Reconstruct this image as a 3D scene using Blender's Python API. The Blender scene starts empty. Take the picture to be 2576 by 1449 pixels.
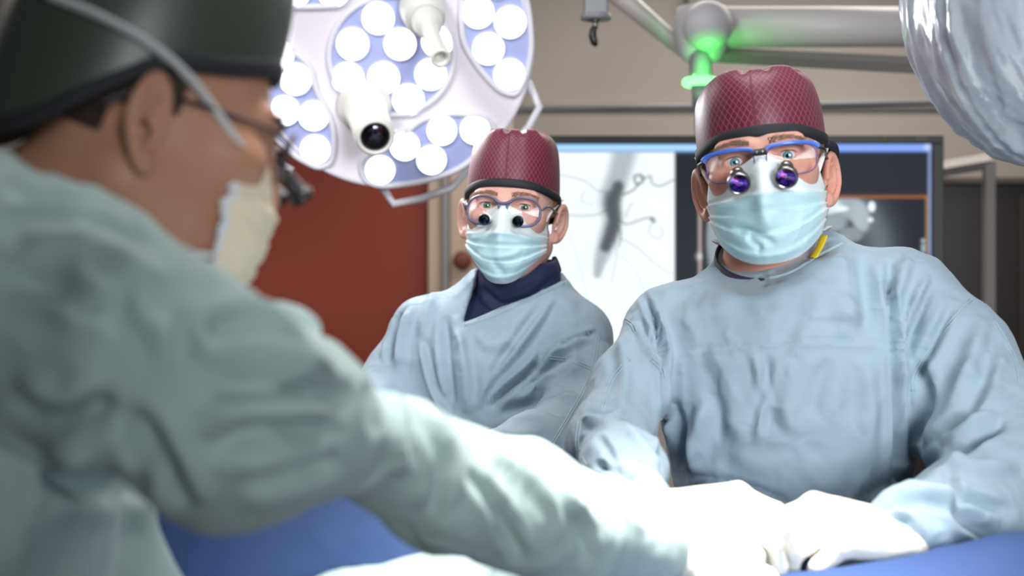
import bpy, bmesh, math, random
import numpy as np
from mathutils import Vector, Matrix
from mathutils.bvhtree import BVHTree

sc = bpy.context.scene
col = sc.collection
random.seed(4)
rng = np.random.default_rng(7)
FP = 2576 * 50 / 36.0
CAMZ = 1.45
# ------------------------------------------------------------------ camera, world, lights, exposure
cam_d = bpy.data.cameras.new('camera')
cam_d.lens = 50; cam_d.sensor_width = 36
cam_d.clip_start = 0.05
cam_d.dof.use_dof = True
cam_d.dof.focus_distance = 2.02
cam_d.dof.aperture_fstop = 3.2
cam = bpy.data.objects.new('camera', cam_d)
cam.location = (0, 0, CAMZ); cam.rotation_euler = (math.pi / 2, 0, 0)
col.objects.link(cam); sc.camera = cam
world = bpy.data.worlds.new('world'); sc.world = world
world.use_nodes = True
world.node_tree.nodes['Background'].inputs[0].default_value = (0.75, 0.82, 0.9, 1)
world.node_tree.nodes['Background'].inputs[1].default_value = 0.3
vs = sc.view_settings
sc.display_settings.display_device = 'sRGB'
vs.view_transform = 'Standard'; vs.look = 'None'; vs.gamma = 1; vs.use_curve_mapping = False
vs.exposure = 0.35
sc.cycles.max_bounces = 6; sc.cycles.diffuse_bounces = 3; sc.cycles.glossy_bounces = 3
sc.cycles.transmission_bounces = 4; sc.cycles.transparent_max_bounces = 10
sc.cycles.caustics_reflective = False; sc.cycles.caustics_refractive = False
sc.cycles.sample_clamp_indirect = 4
sc.cycles.use_adaptive_sampling = True; sc.cycles.adaptive_threshold = 0.02

def light(name, kind, loc, target, power, color=(1, 1, 1), **kw):
    d = bpy.data.lights.new(name, kind); d.energy = power; d.color = color
    for k, v in kw.items(): setattr(d, k, v)
    o = bpy.data.objects.new(name, d); o.location = loc
    dv = Vector(target) - Vector(loc)
    o.rotation_euler = dv.to_track_quat('-Z', 'Y').to_euler()
    col.objects.link(o); return o
# ceiling troffers of the room, then an added fill aimed at the surgical lamp
light('ceiling_and_fill_light', 'AREA', (0.30, 1.50, 2.70), (0.35, 1.5, 1.2), 10.5, (0.96, 0.98, 1.0), shape='RECTANGLE', size=0.9, size_y=0.6)
light('ceiling_and_fill_light', 'AREA', (0.9, 4.0, 2.72), (0.9, 4.0, 0), 20, (1.0, 0.93, 0.86), shape='RECTANGLE', size=1.6, size_y=0.5)
light('ceiling_and_fill_light', 'AREA', (-1.5, 2.8, 2.72), (-1.2, 2.8, 0), 18, (1.0, 0.95, 0.9), shape='RECTANGLE', size=0.6, size_y=1.2)
light('ceiling_and_fill_light', 'AREA', (-1.0, 0.9, 2.70), (-0.3, 2.9, 1.9), 4.6, (0.97, 0.97, 1.0), shape='RECTANGLE', size=.6, size_y=.6, spread=math.radians(60))  # added fill, narrowed to brighten the lamp housing only
# second surgical lamp over the table, out of frame above
light('theatre_light_beam', 'SPOT', (0.14, 0.98, 2.68), (0.14, 1.23, 1.2), 430, (1.0, 0.99, 0.97), spot_size=math.radians(28), spot_blend=1.0, shadow_soft_size=0.18)
light('theatre_light_beam', 'SPOT', (0.42, 1.05, 2.68), (0.34, 1.34, 1.2), 170, (1.0, 0.99, 0.97), spot_size=math.radians(16), spot_blend=1.0, shadow_soft_size=0.12)  # extra spot added to widen the lamp's pool over gloves and drape
# added soft fill with no real source, behind and right of the camera
light('fill_light_area', 'AREA', (1.3, -1.4, 1.8), (0.55, 2.1, 1.5), 8, (0.90, 0.95, 1.0), shape='RECTANGLE', size=1.6, size_y=1.1, spread=math.radians(42))

# ------------------------------------------------------------------ helpers
def W(px, py, Y):
    return np.array([(px - 1288) / FP * Y, Y, CAMZ - (py - 724.5) / FP * Y])
def WL(pts, Y):
    return [tuple(W(a, b, Y)) for a, b in pts]

def tag(o, label=None, cat=None, group=None, kind=None):
    if label: o['label'] = label
    if cat: o['category'] = cat
    if group: o['group'] = group
    if kind: o['kind'] = kind
    return o
def link(o, parent=None):
    col.objects.link(o)
    if parent is not None:
        o.parent = parent
        bpy.context.view_layer.update()
        o.matrix_parent_inverse = parent.matrix_world.inverted()
    return o
def empty(name, loc=(0, 0, 0)):
    o = bpy.data.objects.new(name, None); o.location = loc; o.empty_display_size = 0.05
    link(o); bpy.context.view_layer.update(); return o
def mesh_obj(name, V, F, mat, parent=None, smooth=True, uv=None, vcol=None):
    me = bpy.data.meshes.new(name)
    V = np.asarray(V, dtype=np.float32)
    if isinstance(F, np.ndarray) and F.ndim == 2:
        n = F.shape[1]
        me.vertices.add(len(V)); me.vertices.foreach_set('co', V.ravel())
        me.loops.add(F.size); me.loops.foreach_set('vertex_index', F.astype(np.int32).ravel())
        me.polygons.add(len(F)); me.polygons.foreach_set('loop_start', np.arange(len(F), dtype=np.int32) * n)
        me.update(calc_edges=True)
    else:
        me.from_pydata([tuple(map(float, v)) for v in V], [], [list(map(int, f)) for f in F]); me.update()
    me.validate()
    if smooth: me.polygons.foreach_set('use_smooth', [True] * len(me.polygons))
    if uv is not None:
        l = me.uv_layers.new(name='UVMap')
        idx = np.zeros(len(me.loops), dtype=np.int32); me.loops.foreach_get('vertex_index', idx)
        l.data.foreach_set('uv', np.asarray(uv, dtype=np.float32)[idx].ravel())
    if vcol is not None:
        a = me.color_attributes.new('screen', 'FLOAT_COLOR', 'POINT')
        a.data.foreach_set('color', np.asarray(vcol, dtype=np.float32).ravel())
    if mat: me.materials.append(mat)
    o = bpy.data.objects.new(name, me)
    return link(o, parent)

class MB:
    """collects shapes for ONE mesh"""
    def __init__(s): s.V = []; s.F = []; s.UV = []
    def add(s, V, F):
        b = len(s.V); s.V += [tuple(map(float, v)) for v in V]
        s.F += [tuple(int(i) + b for i in f) for f in F]; return s
    def build(s, name, mat, parent=None, smooth=True, bevel=0):
        o = mesh_obj(name, s.V, s.F, mat, parent, smooth)
        if bevel:
            m = o.modifiers.new('bevel', 'BEVEL'); m.width = bevel; m.segments = 3; m.limit_method = 'ANGLE'
        return o
    def box(s, c, d, rot=None):
        c = np.array(c, float); d = np.array(d, float) / 2
        P = np.array([[x, y, z] for x in (-1, 1) for y in (-1, 1) for z in (-1, 1)], float) * d
        if rot is not None: P = P @ np.array(rot).T
        return s.add(P + c, [(0, 1, 3, 2), (4, 6, 7, 5), (0, 4, 5, 1), (2, 3, 7, 6), (0, 2, 6, 4), (1, 5, 7, 3)])
    def tube(s, pts, r, n=12, close=False, flat=None, up=None, smooth=4, caps=True):
        pts = [np.array(p, float) for p in pts]
        rr = list(r) if hasattr(r, '__len__') else [r] * len(pts)
        if smooth > 1 and len(pts) > 2: pts, rr = catmull(pts, rr, smooth, close)
        m = len(pts); V = []
        prev = None
        for i in range(m):
            if close: t = pts[(i + 1) % m] - pts[i - 1]
            else: t = pts[min(i + 1, m - 1)] - pts[max(i - 1, 0)]
            t = t / (np.linalg.norm(t) + 1e-12)
            if up is not None: a = np.cross(t, np.array(up, float))
            elif prev is None: a = np.cross(t, [0, 0, 1] if abs(t[2]) < .9 else [1, 0, 0])
            else: a = prev - t * np.dot(prev, t)
            a = a / (np.linalg.norm(a) + 1e-12); b = np.cross(t, a); prev = a
            for k in range(n):
                th = 2 * math.pi * k / n
                f = flat if flat else 1.0
                V.append(pts[i] + a * math.cos(th) * rr[i] + b * math.sin(th) * rr[i] * f)
        F = []
        for i in range(m if close else m - 1):
            for k in range(n):
                a0 = i * n + k; a1 = i * n + (k + 1) % n; j = (i + 1) % m
                F.append((a0, a1, j * n + (k + 1) % n, j * n + k))
        if not close and caps:
            F.append(tuple(range(n - 1, -1, -1))); F.append(tuple((m - 1) * n + k for k in range(n)))
        return s.add(V, F)
    def lathe(s, prof, c, axis, n=32, sx=1.0):
        ax = np.array(axis, float); ax /= np.linalg.norm(ax)
        a = np.cross(ax, [0, 0, 1] if abs(ax[2]) < .9 else [1, 0, 0]); a /= np.linalg.norm(a); b = np.cross(ax, a)
        c = np.array(c, float); V = []; F = []; rows = []
        for (r, h) in prof:
            if r <= 1e-6:
                rows.append([len(V)]); V.append(c + ax * h)
            else:
                rows.append(list(range(len(V), len(V) + n)))
                for k in range(n):
                    th = 2 * math.pi * k / n
                    V.append(c + ax * h + a * math.cos(th) * r + b * math.sin(th) * r * sx)
        for A, B in zip(rows[:-1], rows[1:]):
            for k in range(n):
                k2 = (k + 1) % n
                if len(A) == 1 and len(B) == 1: continue
                if len(A) == 1: F.append((A[0], B[k], B[k2]))
                elif len(B) == 1: F.append((A[k], B[0], A[k2]))
                else: F.append((A[k], B[k], B[k2], A[k2]))
        return s.add(V, F)
def catmull(pts, rr, k, close=False):
    m = len(pts); P = []; R = []
    g = (lambda i: i % m) if close else (lambda i: min(max(i, 0), m - 1))
    for i in range(m if close else m - 1):
        p0, p1, p2, p3 = pts[g(i - 1)], pts[g(i)], pts[g(i + 1)], pts[g(i + 2)]
        for j in range(k):
            t = j / k
            P.append(.5 * ((2 * p1) + (p2 - p0) * t + (2 * p0 - 5 * p1 + 4 * p2 - p3) * t * t + (3 * p1 - p0 - 3 * p2 + p3) * t ** 3))
            R.append(rr[g(i)] * (1 - t) + rr[g(i + 1)] * t)
    if not close: P.append(pts[-1]); R.append(rr[-1])
    return P, R

# ---------------- signed-distance modelling and a surface-nets mesher
def smin(a, b, k):
    h = np.clip(.5 + .5 * (b - a) / k, 0, 1)
    return b * (1 - h) + a * h - k * h * (1 - h)
def smax(a, b, k): return -smin(-a, -b, k)
def ell(P, c, r):
    q = P - np.array(c, np.float32); r = np.array(r, np.float32)
    k0 = np.sqrt(((q / r) ** 2).sum(1)); k1 = np.sqrt(((q / (r * r)) ** 2).sum(1)) + 1e-9
    return np.where(k0 < 1e-4, -min(r), k0 * (k0 - 1) / k1)
def cone(P, a, b, ra, rb):
    a = np.array(a, np.float32); b = np.array(b, np.float32); d = b - a
    t = np.clip(((P - a) @ d) / (d @ d + 1e-12), 0, 1)
    return np.sqrt(((P - a - t[:, None] * d) ** 2).sum(1)) - (ra + (rb - ra) * t)
def chain(P, pts, rs, k=.03):
    d = None
    for i in range(len(pts) - 1):
        e = cone(P, pts[i], pts[i + 1], rs[i], rs[i + 1])
        d = e if d is None else smin(d, e, k)
    return d
def loftz(P, tab, yaw=0, k=.03):
    """elliptical column: rows (z, cx, cy, rx, ry)"""
    T = np.array(sorted(tab), np.float32)
    z = P[:, 2]
    cx, cy, rx, ry = [np.interp(z, T[:, 0], T[:, i]) for i in (1, 2, 3, 4)]
    x = P[:, 0] - cx; y = P[:, 1] - cy
    c, s = math.cos(yaw), math.sin(yaw)
    x, y = x * c + y * s, -x * s + y * c
    k0 = np.sqrt((x / rx) ** 2 + (y / ry) ** 2); k1 = np.sqrt((x / rx ** 2) ** 2 + (y / ry ** 2) ** 2) + 1e-6
    d = k0 * (k0 - 1) / k1
    d = np.where(k0 < .05, -np.minimum(rx, ry), d)
    d = smax(d, z - T[-1, 0], k); d = smax(d, T[0, 0] - z, .01)
    return d
def sdf_mesh(f, lo, hi, h):
    B = 8
    lo = np.array(lo, float); n = (np.ceil((np.array(hi) - lo) / (h * B)).astype(int)) * B
    nb = n // B
    bx = [lo[i] + (np.arange(nb[i]) + .5) * B * h - h * .5 for i in range(3)]
    C = np.stack(np.meshgrid(*bx, indexing='ij'), -1).reshape(-1, 3).astype(np.float32)
    dc = f(C).astype(np.float32)
    act = np.abs(dc) < B * h * 1.5 + .012
    F = np.repeat(np.repeat(np.repeat(dc.reshape(nb), B, 0), B, 1), B, 2)
    off = np.stack(np.meshgrid(*[(np.arange(B) - (B - 1) / 2) * h] * 3, indexing='ij'), -1).reshape(-1, 3).astype(np.float32)
    ai = np.argwhere(act.reshape(nb))
    Cc = C[act]
    for s in range(0, len(Cc), 600):
        cc = Cc[s:s + 600]
        pts = (cc[:, None, :] + off[None]).reshape(-1, 3)
        val = f(pts).astype(np.float32).reshape(-1, B, B, B)
        for q, (i, j, k) in enumerate(ai[s:s + 600]):
            F[i * B:(i + 1) * B, j * B:(j + 1) * B, k * B:(k + 1) * B] = val[q]
    F[0] = F[-1] = 1; F[:, 0] = F[:, -1] = 1; F[:, :, 0] = F[:, :, -1] = 1
    S = F < 0
    cnt = np.zeros([m - 1 for m in F.shape], np.int8)
    for a in (0, 1):
        for b in (0, 1):
            for c in (0, 1):
                cnt += S[a:S.shape[0] - 1 + a, b:S.shape[1] - 1 + b, c:S.shape[2] - 1 + c]
    A = np.argwhere((cnt > 0) & (cnt < 8))
    vid = np.full(cnt.shape, -1, np.int32); vid[tuple(A.T)] = np.arange(len(A))
    acc = np.zeros((len(A), 3)); num = np.zeros(len(A))
    cs = [(a, b, c) for a in (0, 1) for b in (0, 1) for c in (0, 1)]
    val = {c: F[A[:, 0] + c[0], A[:, 1] + c[1], A[:, 2] + c[2]].astype(float) for c in cs}
    for c in cs:
        for ax in range(3):
            if c[ax] == 0:
                e = list(c); e[ax] = 1; e = tuple(e)
                v0, v1 = val[c], val[e]; m = (v0 < 0) != (v1 < 0)
                t = np.where(m, v0 / np.where(m, v0 - v1, 1), 0)
                p = np.tile(np.array(c, float), (len(A), 1)); p[:, ax] += t
                acc[m] += p[m]; num[m] += 1
    V = lo + (A + acc / num[:, None]) * h
    V += (0.0)
    Q = []
    for ax in range(3):
        o1, o2 = [(1, 2), (2, 0), (0, 1)][ax]
        sl0 = [slice(1, -1)] * 3; sl1 = [slice(1, -1)] * 3
        sl0[ax] = slice(0, -1); sl1[ax] = slice(1, None)
        s0 = S[tuple(sl0)]; s1 = S[tuple(sl1)]
        E = np.argwhere(s0 != s1)
        base = E + np.array([1, 1, 1]); base[:, ax] -= 1
        inside = s0[tuple(E.T)]
        def cell(d1, d2):
            q = base.copy(); q[:, o1] += d1; q[:, o2] += d2; return vid[tuple(q.T)]
        q = np.stack([cell(-1, -1), cell(0, -1), cell(0, 0), cell(-1, 0)], 1)
        q[~inside] = q[~inside][:, ::-1]
        Q.append(q)
    Q = np.concatenate(Q); Q = Q[(Q >= 0).all(1)]
    V = relax(V, Q, 2)
    return V.astype(np.float32), Q
def edges(Q):
    E = np.concatenate([Q[:, [i, (i + 1) % Q.shape[1]]] for i in range(Q.shape[1])])
    E.sort(1); return np.unique(E, axis=0)
def relax(V, Q, it, lam=.5):
    E = edges(Q); n = len(V)
    deg = np.bincount(E.ravel(), minlength=n).astype(float); deg[deg == 0] = 1
    V = V.astype(float)
    for _ in range(it):
        for l in (lam, -lam * .95):
            S = np.stack([np.bincount(E[:, 0], V[E[:, 1], i], n) + np.bincount(E[:, 1], V[E[:, 0], i], n) for i in range(3)], 1)
            V = V + l * (S / deg[:, None] - V)
    return V
def normals(V, Q):
    n = np.cross(V[Q[:, 2]] - V[Q[:, 0]], V[Q[:, 3]] - V[Q[:, 1]])
    N = np.stack([np.bincount(Q.ravel(), np.repeat(n[:, i], 4), len(V)) for i in range(3)], 1)
    return N / (np.linalg.norm(N, axis=1, keepdims=True) + 1e-12)
def polydist(X, Y, pts):
    """signed distance to a polyline and the arc parameter 0..1"""
    pts = np.array(pts, float)
    seg = np.linalg.norm(np.diff(pts, axis=0), axis=1); L = np.concatenate([[0], np.cumsum(seg)])
    best = np.full(X.shape, 1e9); sg = np.zeros(X.shape); tt = np.zeros(X.shape)
    for i in range(len(pts) - 1):
        a = pts[i]; d = pts[i + 1] - a; l2 = (d ** 2).sum()
        t = np.clip(((X - a[0]) * d[0] + (Y - a[1]) * d[1]) / l2, 0, 1)
        dx = X - a[0] - t * d[0]; dy = Y - a[1] - t * d[1]; D = np.hypot(dx, dy)
        m = D < best; best[m] = D[m]; sg[m] = np.sign(d[0] * dy - d[1] * dx)[m]; tt[m] = ((L[i] + t * seg[i]) / L[-1])[m]
    return best, sg, tt
def crumple(V, scale, seed, stretch=(1, 1, 1)):
    r = np.random.default_rng(seed); P = V * np.array(stretch) / scale
    out = np.zeros(len(V))
    wv = np.stack([np.sin(P @ r.normal(size=3) * .8 + r.uniform(0, 6)) for _ in range(3)], 1) * 1.3
    P = P + wv
    for i in range(6):
        d = r.normal(size=3); d /= np.linalg.norm(d)
        out += (1 - np.abs(np.sin(P @ d * (1 + .35 * i) + r.uniform(0, 6)))) ** 2 / (1 + .35 * i)
    return out / 3 - .35
def fold_disp(V, Q, folds, noise=()):
    """displace a garment along its normals: folds = (kind, pts, width, amp) traced over the cloth as seen from the front"""
    N = normals(V, Q)
    px = V[:, 0] / V[:, 1] * FP + 1288; py = (CAMZ - V[:, 2]) / V[:, 1] * FP + 724.5
    D = np.zeros(len(V))
    view = V - np.array([0, 0, CAMZ]); view /= np.linalg.norm(view, axis=1, keepdims=True)
    face = np.clip(-(N * view).sum(1) * 2.2, 0, 1)
    for kind, pts, w, a in folds:
        P2, _ = catmull([np.array(p, float) for p in pts], [0] * len(pts), 5) if len(pts) > 2 else (pts, 0)
        d, s, t = polydist(px, py, P2)
        u = d / w; e = np.clip(np.minimum(t, 1 - t) * 5, 0, 1) ** .7
        g = np.exp(-u * u)
        if kind == 'v': pr = -g + .45 * np.exp(-(u - 1.9) ** 2)
        elif kind == 'r': pr = g - .25 * np.exp(-(u - 2) ** 2)
        else: pr = s * u * g * 2.0
        D += a * pr * e * face
    for sc_, a, seed, st in noise:
        D += a * crumple(V, sc_, seed, st)
    return V + N * D[:, None]

# ---------------- materials
def mat(name, color, rough=.6, metal=0, spec=.5, bump=None, sss=0, emis=None, estr=0, noise=None, sheen=0, coat=0):
    m = bpy.data.materials.new(name); m.use_nodes = True
    nt = m.node_tree; b = nt.nodes['Principled BSDF']
    b.inputs['Base Color'].default_value = (*color, 1); b.inputs['Roughness'].default_value = rough
    b.inputs['Metallic'].default_value = metal; b.inputs['Specular IOR Level'].default_value = spec
    if sss:
        b.inputs['Subsurface Weight'].default_value = sss; b.inputs['Subsurface Radius'].default_value = (1, .3, .15)
        b.inputs['Subsurface Scale'].default_value = .006
    if sheen: b.inputs['Sheen Weight'].default_value = sheen
    if coat: b.inputs['Coat Weight'].default_value = coat
    if emis: b.inputs['Emission Color'].default_value = (*emis, 1); b.inputs['Emission Strength'].default_value = estr
    tc = nt.nodes.new('ShaderNodeTexCoord')
    if noise:   # (scale, amount)
        n = nt.nodes.new('ShaderNodeTexNoise'); n.inputs['Scale'].default_value = noise[0]; n.inputs['Detail'].default_value = 4
        nt.links.new(tc.outputs['Object'], n.inputs['Vector'])
        mx = nt.nodes.new('ShaderNodeMix'); mx.data_type = 'RGBA'
        c2 = noise[2] if len(noise) > 2 else tuple(c * (1 - noise[1]) for c in color)
        mx.inputs['A'].default_value = (*color, 1); mx.inputs['B'].default_value = (*c2, 1)
        rp = nt.nodes.new('ShaderNodeMapRange'); rp.inputs['From Min'].default_value = .35; rp.inputs['From Max'].default_value = .65
        nt.links.new(n.outputs['Fac'], rp.inputs['Value']); nt.links.new(rp.outputs[0], mx.inputs['Factor'])
        nt.links.new(mx.outputs['Result'], b.inputs['Base Color'])
    if bump:
        prev = None
        for (sc_, st, dist) in bump:
            n = nt.nodes.new('ShaderNodeTexNoise'); n.inputs['Scale'].default_value = abs(sc_); n.inputs['Detail'].default_value = 5
            if sc_ < 0: n.noise_type = 'RIDGED_MULTIFRACTAL'; n.inputs['Detail'].default_value = 1.5; n.inputs['Distortion'].default_value = .6
            nt.links.new(tc.outputs['Object'], n.inputs['Vector'])
            bp = nt.nodes.new('ShaderNodeBump'); bp.inputs['Strength'].default_value = st; bp.inputs['Distance'].default_value = dist
            nt.links.new(n.outputs['Fac'], bp.inputs['Height'])
            if prev: nt.links.new(prev.outputs[0], bp.inputs['Normal'])
            prev = bp
        nt.links.new(prev.outputs[0], b.inputs['Normal'])
    return m
def emit(name, color, s):
    m = bpy.data.materials.new(name); m.use_nodes = True; nt = m.node_tree
    nt.nodes.remove(nt.nodes['Principled BSDF']); e = nt.nodes.new('ShaderNodeEmission')
    e.inputs[0].default_value = (*color, 1); e.inputs[1].default_value = s
    nt.links.new(e.outputs[0], nt.nodes['Material Output'].inputs[0]); return m
def glass(name, tint=(1, 1, 1), refl=.06, gcol=(1, 1, 1), rough=0.0, diff=0):
    m = bpy.data.materials.new(name); m.use_nodes = True; nt = m.node_tree
    nt.nodes.remove(nt.nodes['Principled BSDF'])
    t = nt.nodes.new('ShaderNodeBsdfTransparent'); t.inputs[0].default_value = (*tint, 1)
    g = nt.nodes.new('ShaderNodeBsdfGlossy'); g.inputs['Color'].default_value = (*gcol, 1); g.inputs['Roughness'].default_value = rough
    lw = nt.nodes.new('ShaderNodeLayerWeight'); lw.inputs[0].default_value = .25
    mr = nt.nodes.new('ShaderNodeMapRange'); mr.inputs['To Min'].default_value = refl; mr.inputs['To Max'].default_value = min(1, refl * 5)
    nt.links.new(lw.outputs['Fresnel'], mr.inputs['Value'])
    mx = nt.nodes.new('ShaderNodeMixShader')
    nt.links.new(mr.outputs[0], mx.inputs[0]); nt.links.new(t.outputs[0], mx.inputs[1]); nt.links.new(g.outputs[0], mx.inputs[2])
    out = mx
    if diff:
        d = nt.nodes.new('ShaderNodeBsdfDiffuse'); d.inputs[0].default_value = (.85, .9, .97, 1)
        m2 = nt.nodes.new('ShaderNodeMixShader'); m2.inputs[0].default_value = diff
        nt.links.new(mx.outputs[0], m2.inputs[1]); nt.links.new(d.outputs[0], m2.inputs[2]); out = m2
    nt.links.new(out.outputs[0], nt.nodes['Material Output'].inputs[0]); return m

M = {}
GOWN_BUMP = [(-11, .9, .022), (-34, .5, .006), (900, .25, .0006)]
M['gown'] = mat('gown_cloth', (.335, .435, .505), .78, bump=GOWN_BUMP, noise=(3.0, .1), sheen=.15)
M['gown_green'] = mat('gown_cloth_green', (.36, .465, .445), .8, bump=GOWN_BUMP, noise=(3.0, .1), sheen=.15)
M['seam'] = mat('seam_thread', (.43, .58, .62), .7)
M['skin_r'] = mat('skin_ruddy', (.60, .33, .25), .55, spec=.3, sss=.12, bump=[(260, .25, .0008)], noise=(28, .2, (.62, .27, .20)))
M['skin_m'] = mat('skin_fair', (.68, .42, .35), .55, spec=.3, sss=.12, bump=[(260, .2, .0006)], noise=(26, .2, (.68, .35, .29)))
M['skin_l'] = mat('skin_tan', (.50, .27, .175), .5, spec=.3, sss=.12, bump=[(260, .2, .0006)], noise=(22, .2, (.46, .23, .145)))
M['navy'] = mat('navy_cloth', (.012, .018, .065), .75, bump=[(500, .3, .0006)])
M['plum'] = mat('plum_cloth', (.035, .028, .06), .75, bump=[(500, .3, .0006)])
M['yellow'] = mat('yellow_lanyard', (.75, .6, .02), .6)
M['black_band'] = mat('black_binding', (.012, .013, .017), .7, bump=[(700, .4, .0008)])
M['white_cloth'] = mat('white_tie', (.72, .72, .72), .75, bump=[(600, .3, .0005)])
M['glove'] = mat('latex_glove', (.80, .77, .66), .42, bump=[(70, .35, .002)])
M['steel'] = mat('brushed_steel', (.42, .42, .42), .32, metal=1)
M['gunmetal'] = mat('gunmetal', (.30, .29, .27), .28, metal=1)
M['black'] = mat('black_plastic', (.01, .01, .012), .35)
M['rubber'] = mat('black_rubber', (.015, .015, .017), .6)
M['blue_frame'] = mat('blue_lacquer', (.06, .16, .60), .3, coat=.4)
M['violet_wire'] = mat('violet_wire', (.12, .08, .28), .35, metal=.5)
M['lav_frame'] = mat('lavender_grey_frame', (.12, .12, .20), .35, metal=.3)
M['dark_frame'] = mat('dark_frame', (.04, .025, .035), .35)
M['lens'] = glass('spectacle_lens', (.97, .97, .98), .014)
M['lamp_white'] = mat('lamp_housing', (.86, .79, .86), .42)
M['lamp_rib'] = mat('lamp_bezel', (.82, .80, .86), .38)
M['lamp_panel'] = mat('lamp_panel', (.42, .46, .78), .45)
M['led'] = emit('led_lens', (1, 1, 1), 2.6)
M['led_ring'] = mat('led_ring', (.75, .78, .9), .25)
M['cream_plastic'] = mat('cream_plastic', (.75, .74, .68), .4)
M['grey_paint'] = mat('grey_paint', (.26, .26, .28), .45)
M['warm_grey'] = mat('warm_grey_paint', (.24, .22, .21), .5)
M['ball'] = mat('pale_ball', (.60, .59, .62), .5)
M['arm_white'] = mat('arm_paint', (.64, .60, .59), .45)
M['green_glow'] = emit('green_glow', (.22, 1.0, .28), 2.0)
M['wall'] = mat('wall_paint', (.40, .36, .325), .8, noise=(.8, .06), bump=[(200, .1, .001)])
M['wall_dark'] = mat('low_bounce_wall', (.09, .10, .11), .8, noise=(.8, .06))  # unseen walls, darkened to cut bounce light on the left gown
M['ceiling'] = mat('ceiling_paint', (.6, .58, .55), .85)
M['floor'] = mat('floor_vinyl', (.34, .26, .21), .4, noise=(6, .1))
M['rust'] = mat('rust_panel', (.29, .036, .011), .6, noise=(1.5, .1))
M['cream'] = mat('cream_trim', (.58, .45, .34), .6)
M['strip'] = mat('grey_strip', (.30, .29, .29), .5)
M['dark_cabinet'] = mat('dark_brown_panel', (.022, .014, .012), .28)
M['bezel'] = mat('monitor_bezel', (.022, .019, .017), .5)
M['blue_drape'] = mat('blue_drape', (.018, .050, .16), .8, bump=[(45, .4, .004), (700, .2, .0006)])
M['trouser'] = mat('navy_trousers', (.03, .045, .1), .8)
M['shoe'] = mat('white_clog', (.5, .5, .5), .5)
M['hair_grey'] = mat('grey_hair', (.10, .08, .07), .7, bump=[(900, 1, .002)])
M['hair_red'] = mat('auburn_hair', (.28, .14, .07), .7, bump=[(900, 1, .002)])
M['hair_black'] = mat('black_hair', (.055, .035, .026), .7, bump=[(900, 1, .002)])
M['brow_r'] = mat('brow_sandy', (.30, .18, .12), .7)
M['brow_m'] = mat('brow_auburn', (.40, .20, .12), .7)
M['lash'] = mat('lash_dark', (.05, .03, .025), .7)
M['loupe_glass'] = None

def uvmath(nt, *a):
    n = nt.nodes.new('ShaderNodeMath'); n.operation = a[0]
    for i, v in enumerate(a[1:]):
        if isinstance(v, (int, float)): n.inputs[i].default_value = v
        else: nt.links.new(v, n.inputs[i])
    return n.outputs[0]
def cap_mat(name, base, line, pitch=.0042, lw=.11, rough=.38):
    """ripstop cloth: a diagonal lattice of raised threads"""
    m = bpy.data.materials.new(name); m.use_nodes = True; nt = m.node_tree; b = nt.nodes['Principled BSDF']
    uv = nt.nodes.new('ShaderNodeUVMap'); sp = nt.nodes.new('ShaderNodeSeparateXYZ'); nt.links.new(uv.outputs[0], sp.inputs[0])
    X, Y = sp.outputs[0], sp.outputs[1]
    a = uvmath(nt, 'ADD', X, Y); c = uvmath(nt, 'SUBTRACT', X, uvmath(nt, 'MULTIPLY', Y, .9))
    ls = []
    for v in (a, c):
        f = uvmath(nt, 'FRACT', uvmath(nt, 'DIVIDE', v, pitch * 1.35))
        d = uvmath(nt, 'ABSOLUTE', uvmath(nt, 'SUBTRACT', f, .5))
        ls.append(uvmath(nt, 'LESS_THAN', d, lw))
    g = uvmath(nt, 'MAXIMUM', ls[0], ls[1])
    mx = nt.nodes.new('ShaderNodeMix'); mx.data_type = 'RGBA'
    mx.inputs['A'].default_value = (*base, 1); mx.inputs['B'].default_value = (*line, 1)
    nt.links.new(g, mx.inputs['Factor']); nt.links.new(mx.outputs['Result'], b.inputs['Base Color'])
    bp = nt.nodes.new('ShaderNodeBump'); bp.inputs['Strength'].default_value = .5; bp.inputs['Distance'].default_value = .0006
    nt.links.new(g, bp.inputs['Height']); nt.links.new(bp.outputs[0], b.inputs['Normal'])
    b.inputs['Roughness'].default_value = rough; b.inputs['Sheen Weight'].default_value = .08
    return m
M['cap_red'] = cap_mat('maroon_ripstop', (.105, .011, .028), (.34, .055, .095), .0066, .06, .48)
M['cap_olive'] = cap_mat('olive_ripstop', (.034, .042, .032), (.08, .095, .07), .004, .08)
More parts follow.
